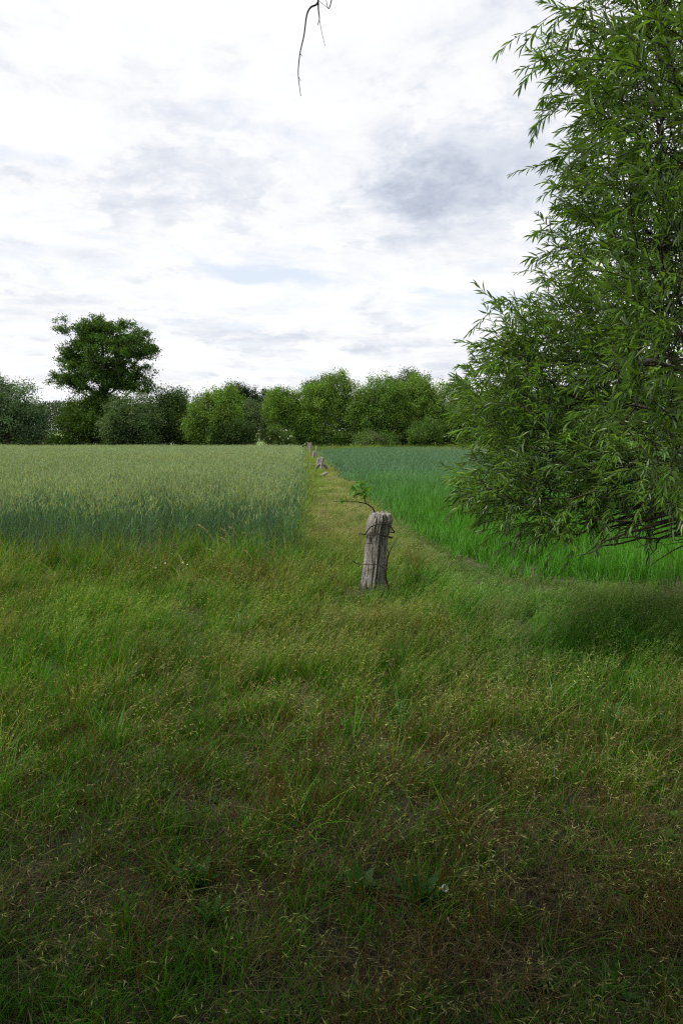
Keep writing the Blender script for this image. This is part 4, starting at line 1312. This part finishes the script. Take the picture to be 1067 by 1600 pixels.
far_post('grey leaning post beside the half-buried tyre on the path', 501.5, 715, 737, 4.2, 0.10, 21)
far_post('thin dark post right behind the leaning post by the tyre', 505.5, 715, 733, 3.0, -0.02, 22, 36.5)
far_post('tall slim grey post halfway along the far post row', 494, 697, 717, 3.4, 0.06, 23)
far_post('short stub post left of the tall slim far post', 485.5, 705.5, 716, 2.6, 0.0, 24)
far_post('short thick dark stub beside the tall slim far post', 489, 706, 717, 4.4, 0.1, 25)
far_post('thick pale post near the end of the path', 485, 692, 707, 4.6, 0.0, 26)
far_post('thin pale post farthest away at the path end', 481, 691, 706, 2.0, 0.0, 27)
far_post('low dark grey stump between far posts and the tyre', 496.5, 716, 729, 5.0, 0.05, 28)
far_post('broken grey stump just behind the leaning post', 499, 714, 731, 3.6, 0.12, 29)

M_TYRE, k = new_mat('dusty_rubber')
co = k.n('ShaderNodeTexCoord').outputs['Object']
c = k.ramp(k.noise(co, 14, 5, 0.6), [(0.3, (0.07, 0.066, 0.06)), (0.7, (0.19, 0.18, 0.16))])
k.n('ShaderNodeOutputMaterial', inp={0: k.n('ShaderNodeBsdfPrincipled', inp={'Base Color': c, 'Roughness': 0.9}).outputs[0]})
Yt = 34.9
tb = at(502.3, 736.5, Yt); tb[2] = 0
M_, S_ = 64, 16
V = []
for i in range(M_):
    a_ = i / M_ * 2 * np.pi
    for j in range(S_):
        b_ = j / S_ * 2 * np.pi
        cr = 0.072 * abs(math.cos(b_)) ** 0.6 * np.sign(math.cos(b_)); cw_ = 0.095 * abs(math.sin(b_)) ** 0.6 * np.sign(math.sin(b_))
        if math.cos(b_) > 0.6 and i % 2 == 0: cr *= 0.88
        rad_ = 0.275 + cr
        V.append((rad_ * math.cos(a_), cw_, 0.07 + rad_ * math.sin(a_)))
q = [(i * S_ + j, ((i + 1) % M_) * S_ + j, ((i + 1) % M_) * S_ + (j + 1) % S_, i * S_ + (j + 1) % S_) for i in range(M_) for j in range(S_)]
ty = obj('old_tyre', build_mesh('old_tyre', np.array(V), q, None, None, M_TYRE, True), None, tb + [0, 0.02, 0])
ty.rotation_euler = (0.12, 0, 0.15)
tag(ty, 'grey old tyre half buried upright behind the leaning far post', 'tyre')

lb = at(507, 746.5, 28.6)
V0 = post_mesh('broken_post', [(0, 0, -0.15, .055, .05), (0, 0, -0.05, .065, .055), (0, 0, 0.05, .065, .055), (0, 0, 0.15, .055, .05)], 33, 36, cracks=[(1.5, 0, 1, .1, .3)], top_var=0.05)
lo = obj('broken_post', V0, None, (lb[0], lb[1], 0.16))
lo.rotation_euler = (0.15, R(62), 0.35)
tag(lo, 'short broken piece of post lying on the grass path', 'post')

# ------------------------------------------------------------------ single plants that stand out
def stalk(label, head_px, tip_px, Yd, base_off=(0.1, 0.0), hl=0.16):
    """tall dry grass stalk with a nodding pale seed head"""
    hp, tp = at(*head_px, Yd), at(*tip_px, Yd)
    b = np.array([hp[0] + base_off[0], Yd + base_off[1], 0.0])
    root = empty('grass_stalk', b)
    tag(root, label, 'grass stalk', 'pale seeding grass stalks before the rye')
    pp = spline([[0, 0, 0], (hp - b) * 0.5 + [base_off[0] * 0.2, 0, 0.05], hp - b, tp - b], 26)
    v, q, t = path_tube(pp, np.linspace(0.0026, 0.001, 26), 4)
    obj('stem', build_mesh('stem', v, q, t, None, M_STRAW, True), root)
    a = Acc(); n = 46
    f = rng.uniform(0, 1, n)
    B_ = (hp - b) + (tp - hp) * f[:, None]
    B_[:, 2] += 0.10 * np.linalg.norm(tp - hp) * np.sin(f * 3.14)
    diamonds(a, B_, unit(tp - hp) + rng.normal(0, 0.35, (n, 3)), rng.uniform(0.018, 0.034, n), 0.0055, vary((0.52, 0.47, 0.30), n), True)
    obj('seed_head', a.mesh('seed_head', MAT_PLANT), root)


M_STRAW, k = new_mat('straw_stem')
k.n('ShaderNodeOutputMaterial', inp={0: k.n('ShaderNodeBsdfPrincipled', inp={'Base Color': (0.30, 0.27, 0.14, 1), 'Roughness': 0.8}).outputs[0]})
stalk('pale nodding grass stalk, leftmost and longest before the rye', (333, 842), (311, 821), 8.7)
stalk('pale grass stalk, second from the left before the rye', (360, 840), (346, 826), 8.7)
stalk('pale grass stalk leaning left near the rye corner', (373, 839), (359, 824), 8.8)
stalk('short pale grass stalk below the longer leaning stalks', (357, 851), (347, 841), 8.6)
stalk('low pale grass stalk left of the middle margin', (341, 868), (323, 857), 8.2)
stalk('pale drooping grass stalk right of the low one', (400, 880), (383, 861), 8.0)
stalk('pinkish grass stalk close to the corner of the rye', (387, 837), (380, 833), 8.8)
stalk('pale grass stalk by the wheel rut at the rye corner', (430, 875), (421, 862), 8.3)
stalk('arching pale stalk in the grass left of the post', (382, 950), (356, 937), 6.6)
stalk('flat lying pale stalk in grass below the white flowers', (322, 908), (292, 907), 7.4)
stalk('feathery pale stalk in the young crop under the willow', (1000, 905), (988, 880), 7.9)
stalk('second feathery pale stalk by the young crop under willow', (955, 905), (951, 885), 7.9)

M_WHITE, k = new_mat('white_petals')
k.n('ShaderNodeOutputMaterial', inp={0: k.n('ShaderNodeBsdfPrincipled', inp={'Base Color': (0.78, 0.78, 0.74, 1), 'Roughness': 0.7}).outputs[0]})
M_YEL, k = new_mat('yellow_disc')
k.n('ShaderNodeOutputMaterial', inp={0: k.n('ShaderNodeBsdfPrincipled', inp={'Base Color': (0.6, 0.42, 0.05, 1), 'Roughness': 0.8}).outputs[0]})
M_GSTEM, k = new_mat('green_stem')
k.n('ShaderNodeOutputMaterial', inp={0: k.n('ShaderNodeBsdfPrincipled', inp={'Base Color': (0.08, 0.15, 0.03, 1), 'Roughness': 0.7}).outputs[0]})
a = Acc(); n = 13
az = np.arange(n) / n * 6.283
ribbons(a, np.zeros((n, 3)), az, 0.014, 0.006, 1.35, 0.3, (0.8, 0.8, 0.75), 3, 'lens', 0.0)
petal_me = a.mesh('petals', M_WHITE)
v, q, t = path_tube([[0, 0, -0.002], [0, 0, 0.002], [0, 0, 0.005]], [0.005, 0.0055, 0.003], 8)
disc_me = build_mesh('flower_disc', v, q, t, None, M_YEL, True)


def daisy(px, py, Yd, label, group):
    p = at(px, py, Yd); b = np.array([p[0] + rng.normal(0, 0.03), Yd, 0])
    root = empty('white_flower', b)
    tag(root, label, 'flower', group)
    pp = spline([[0, 0, 0], (p - b) * [0.4, 0, 0.6], p - b], 10)
    v, q, t = path_tube(pp, 0.0016, 4)
    obj('stem', build_mesh('stem', v, q, t, None, M_GSTEM, True), root)
    for nm, me_ in (('petals', petal_me), ('flower_disc', disc_me)):
        o = obj(nm, me_, root, p - b)
        o.rotation_euler = (0.6 + rng.normal(0, .2), rng.normal(0, .3), rng.uniform(0, 6))


for nth, (px, py) in zip(('leftmost', 'second from the left', 'third from the left', 'fourth from the left', 'middle one', 'fourth from the right', 'third from the right', 'second from the right', 'rightmost'),
                         ((236, 884), (244, 887), (251, 884), (258, 880), (265, 883), (272, 879), (279, 884), (286, 879), (293, 882))):
    daisy(px, py, 7.7 + rng.uniform(-.2, .2), 'small white flower before the rye, ' + nth + ' in the loose patch', 'white flowers before the rye')
for px, py, lab in ((122, 856, 'lone white flower at the front edge of the rye'), (147, 888, 'white flower left of the flower patch before the rye')):
    daisy(px, py, 8.3, lab, 'white flowers before the rye')
for px, py, lab in ((687, 1389, 'white flower in the dark foreground grass, left of its twin'), (695, 1388, 'white flower in the dark foreground grass, right of its twin')):
    daisy(px, py, 2.25, lab, 'white flowers in the foreground')


def tuft(px, py, label, n=16, h=0.3, col=LUSH, w=0.008):
    d = pix_dir(px, py); Yd = -EYE / d[2] * d[1]
    b = at(px, py, Yd); b[2] = 0.0
    a = Acc()
    ribbons(a, disc(n, 0.035), rng.uniform(0, 6.28, n), h * rng.uniform(0.6, 1.25, n), w * rng.uniform(0.7, 1.2, n), rng.uniform(0.02, 0.35, n), rng.uniform(0.3, 1.5, n), vary(col, n, 0.2), 6)
    o = obj('grass_tuft', a.mesh('grass_tuft', MAT_PLANT), None, b)
    tag(o, label, 'grass tuft', 'bright broad-bladed grass tufts')


tuft(545, 1175, 'bright broad grass tuft in the middle of the foreground', 20, 0.30, (0.085, 0.23, 0.025))
tuft(185, 1185, 'bright grass tuft left in the foreground', 18, 0.28, (0.08, 0.21, 0.022))
tuft(8, 1260, 'bright grass tuft at the left edge of the picture', 18, 0.30, (0.085, 0.22, 0.022))
tuft(378, 1010, 'dense green grass tuft left below the post', 24, 0.34, (0.07, 0.19, 0.022))
tuft(650, 915, 'lush green grass tuft just right of the post', 26, 0.30, (0.06, 0.18, 0.025))
tuft(860, 1130, 'blue-green grass tuft below the willow shade', 18, 0.34, BLUEG)
tuft(625, 1150, 'dark blue-green grass tuft right of the bright middle tuft', 20, 0.26, BLUEG)
tuft(190, 1470, 'green grass tuft near the lower left corner', 16, 0.2, LUSH)
tuft(960, 1160, 'grass tuft with long blades near the right edge', 14, 0.36, BLUEG)


def rosette(px, py, label, n=9, L=0.10, W=0.035, col=(0.05, 0.14, 0.02)):
    d = pix_dir(px, py); Yd = -EYE / d[2] * d[1]
    b = at(px, py, Yd); b[2] = 0.01
    root = empty('weed_plant', b)
    tag(root, label, 'weed', 'broad-leaved weeds in the foreground')
    for j in range(n):
        a = Acc()
        ribbons(a, np.zeros((1, 3)), [j * 2.4 + rng.normal(0, .2)], [L * rng.uniform(0.7, 1.2)], [W * rng.uniform(.8, 1.2)], [rng.uniform(0.15, 0.8)], [rng.uniform(0.2, 0.7)], vary(col, 1, 0.15), 6, 'lens', 0.0)
        obj('leaf', a.mesh('leaf', MAT_PLANT), root)


rosette(310, 1392, 'broad-leaved weed in the lower left foreground, upper of two', 10, 0.11, 0.034)
rosette(330, 1455, 'broad-leaved weed in the lower left foreground, lower of two', 12, 0.10, 0.028, (0.055, 0.16, 0.03))
rosette(560, 1405, 'flat dark weed leaf cluster below the middle tuft', 7, 0.10, 0.034)
rosette(655, 1420, 'dark green weed beside the two white flowers', 12, 0.12, 0.030, (0.035, 0.11, 0.02))
rosette(265, 1395, 'small low weed left of the broad-leaved pair', 8, 0.07, 0.022)

# dry plume lying in the grass
pb_ = at(745, 1250, 3.0); pb_[2] = 0.0
pl = empty('dry_plume', pb_)
tag(pl, 'straw-coloured dry grass plume lying in the right foreground grass', 'grass plume')
a = Acc(); n = 34
c0, c1 = at(725, 1258, 2.92) - pb_, at(772, 1232, 3.05) - pb_
c0[2] = 0.16; c1[2] = 0.24
f = rng.uniform(0, 1, n)
diamonds(a, c0 + (c1 - c0) * f[:, None] + rng.normal(0, 0.012, (n, 3)) + np.array([0, 0, 0.03]) * np.sin(f * 3.1)[:, None], (c0 - c1) + rng.normal(0, 0.03, (n, 3)), rng.uniform(0.02, 0.045, n), 0.0032, vary((0.36, 0.31, 0.16), n), True)
obj('seed_head', a.mesh('seed_head', MAT_PLANT), pl)
pp = spline([[0.2, 0.12, 0.0], [0.17, 0.1, 0.15], c1 + [0.02, 0, 0.01], c1], 14)
v, q, t = path_tube(pp, 0.002, 4)
obj('stem', build_mesh('stem', v, q, t, None, M_STRAW, True), pl)
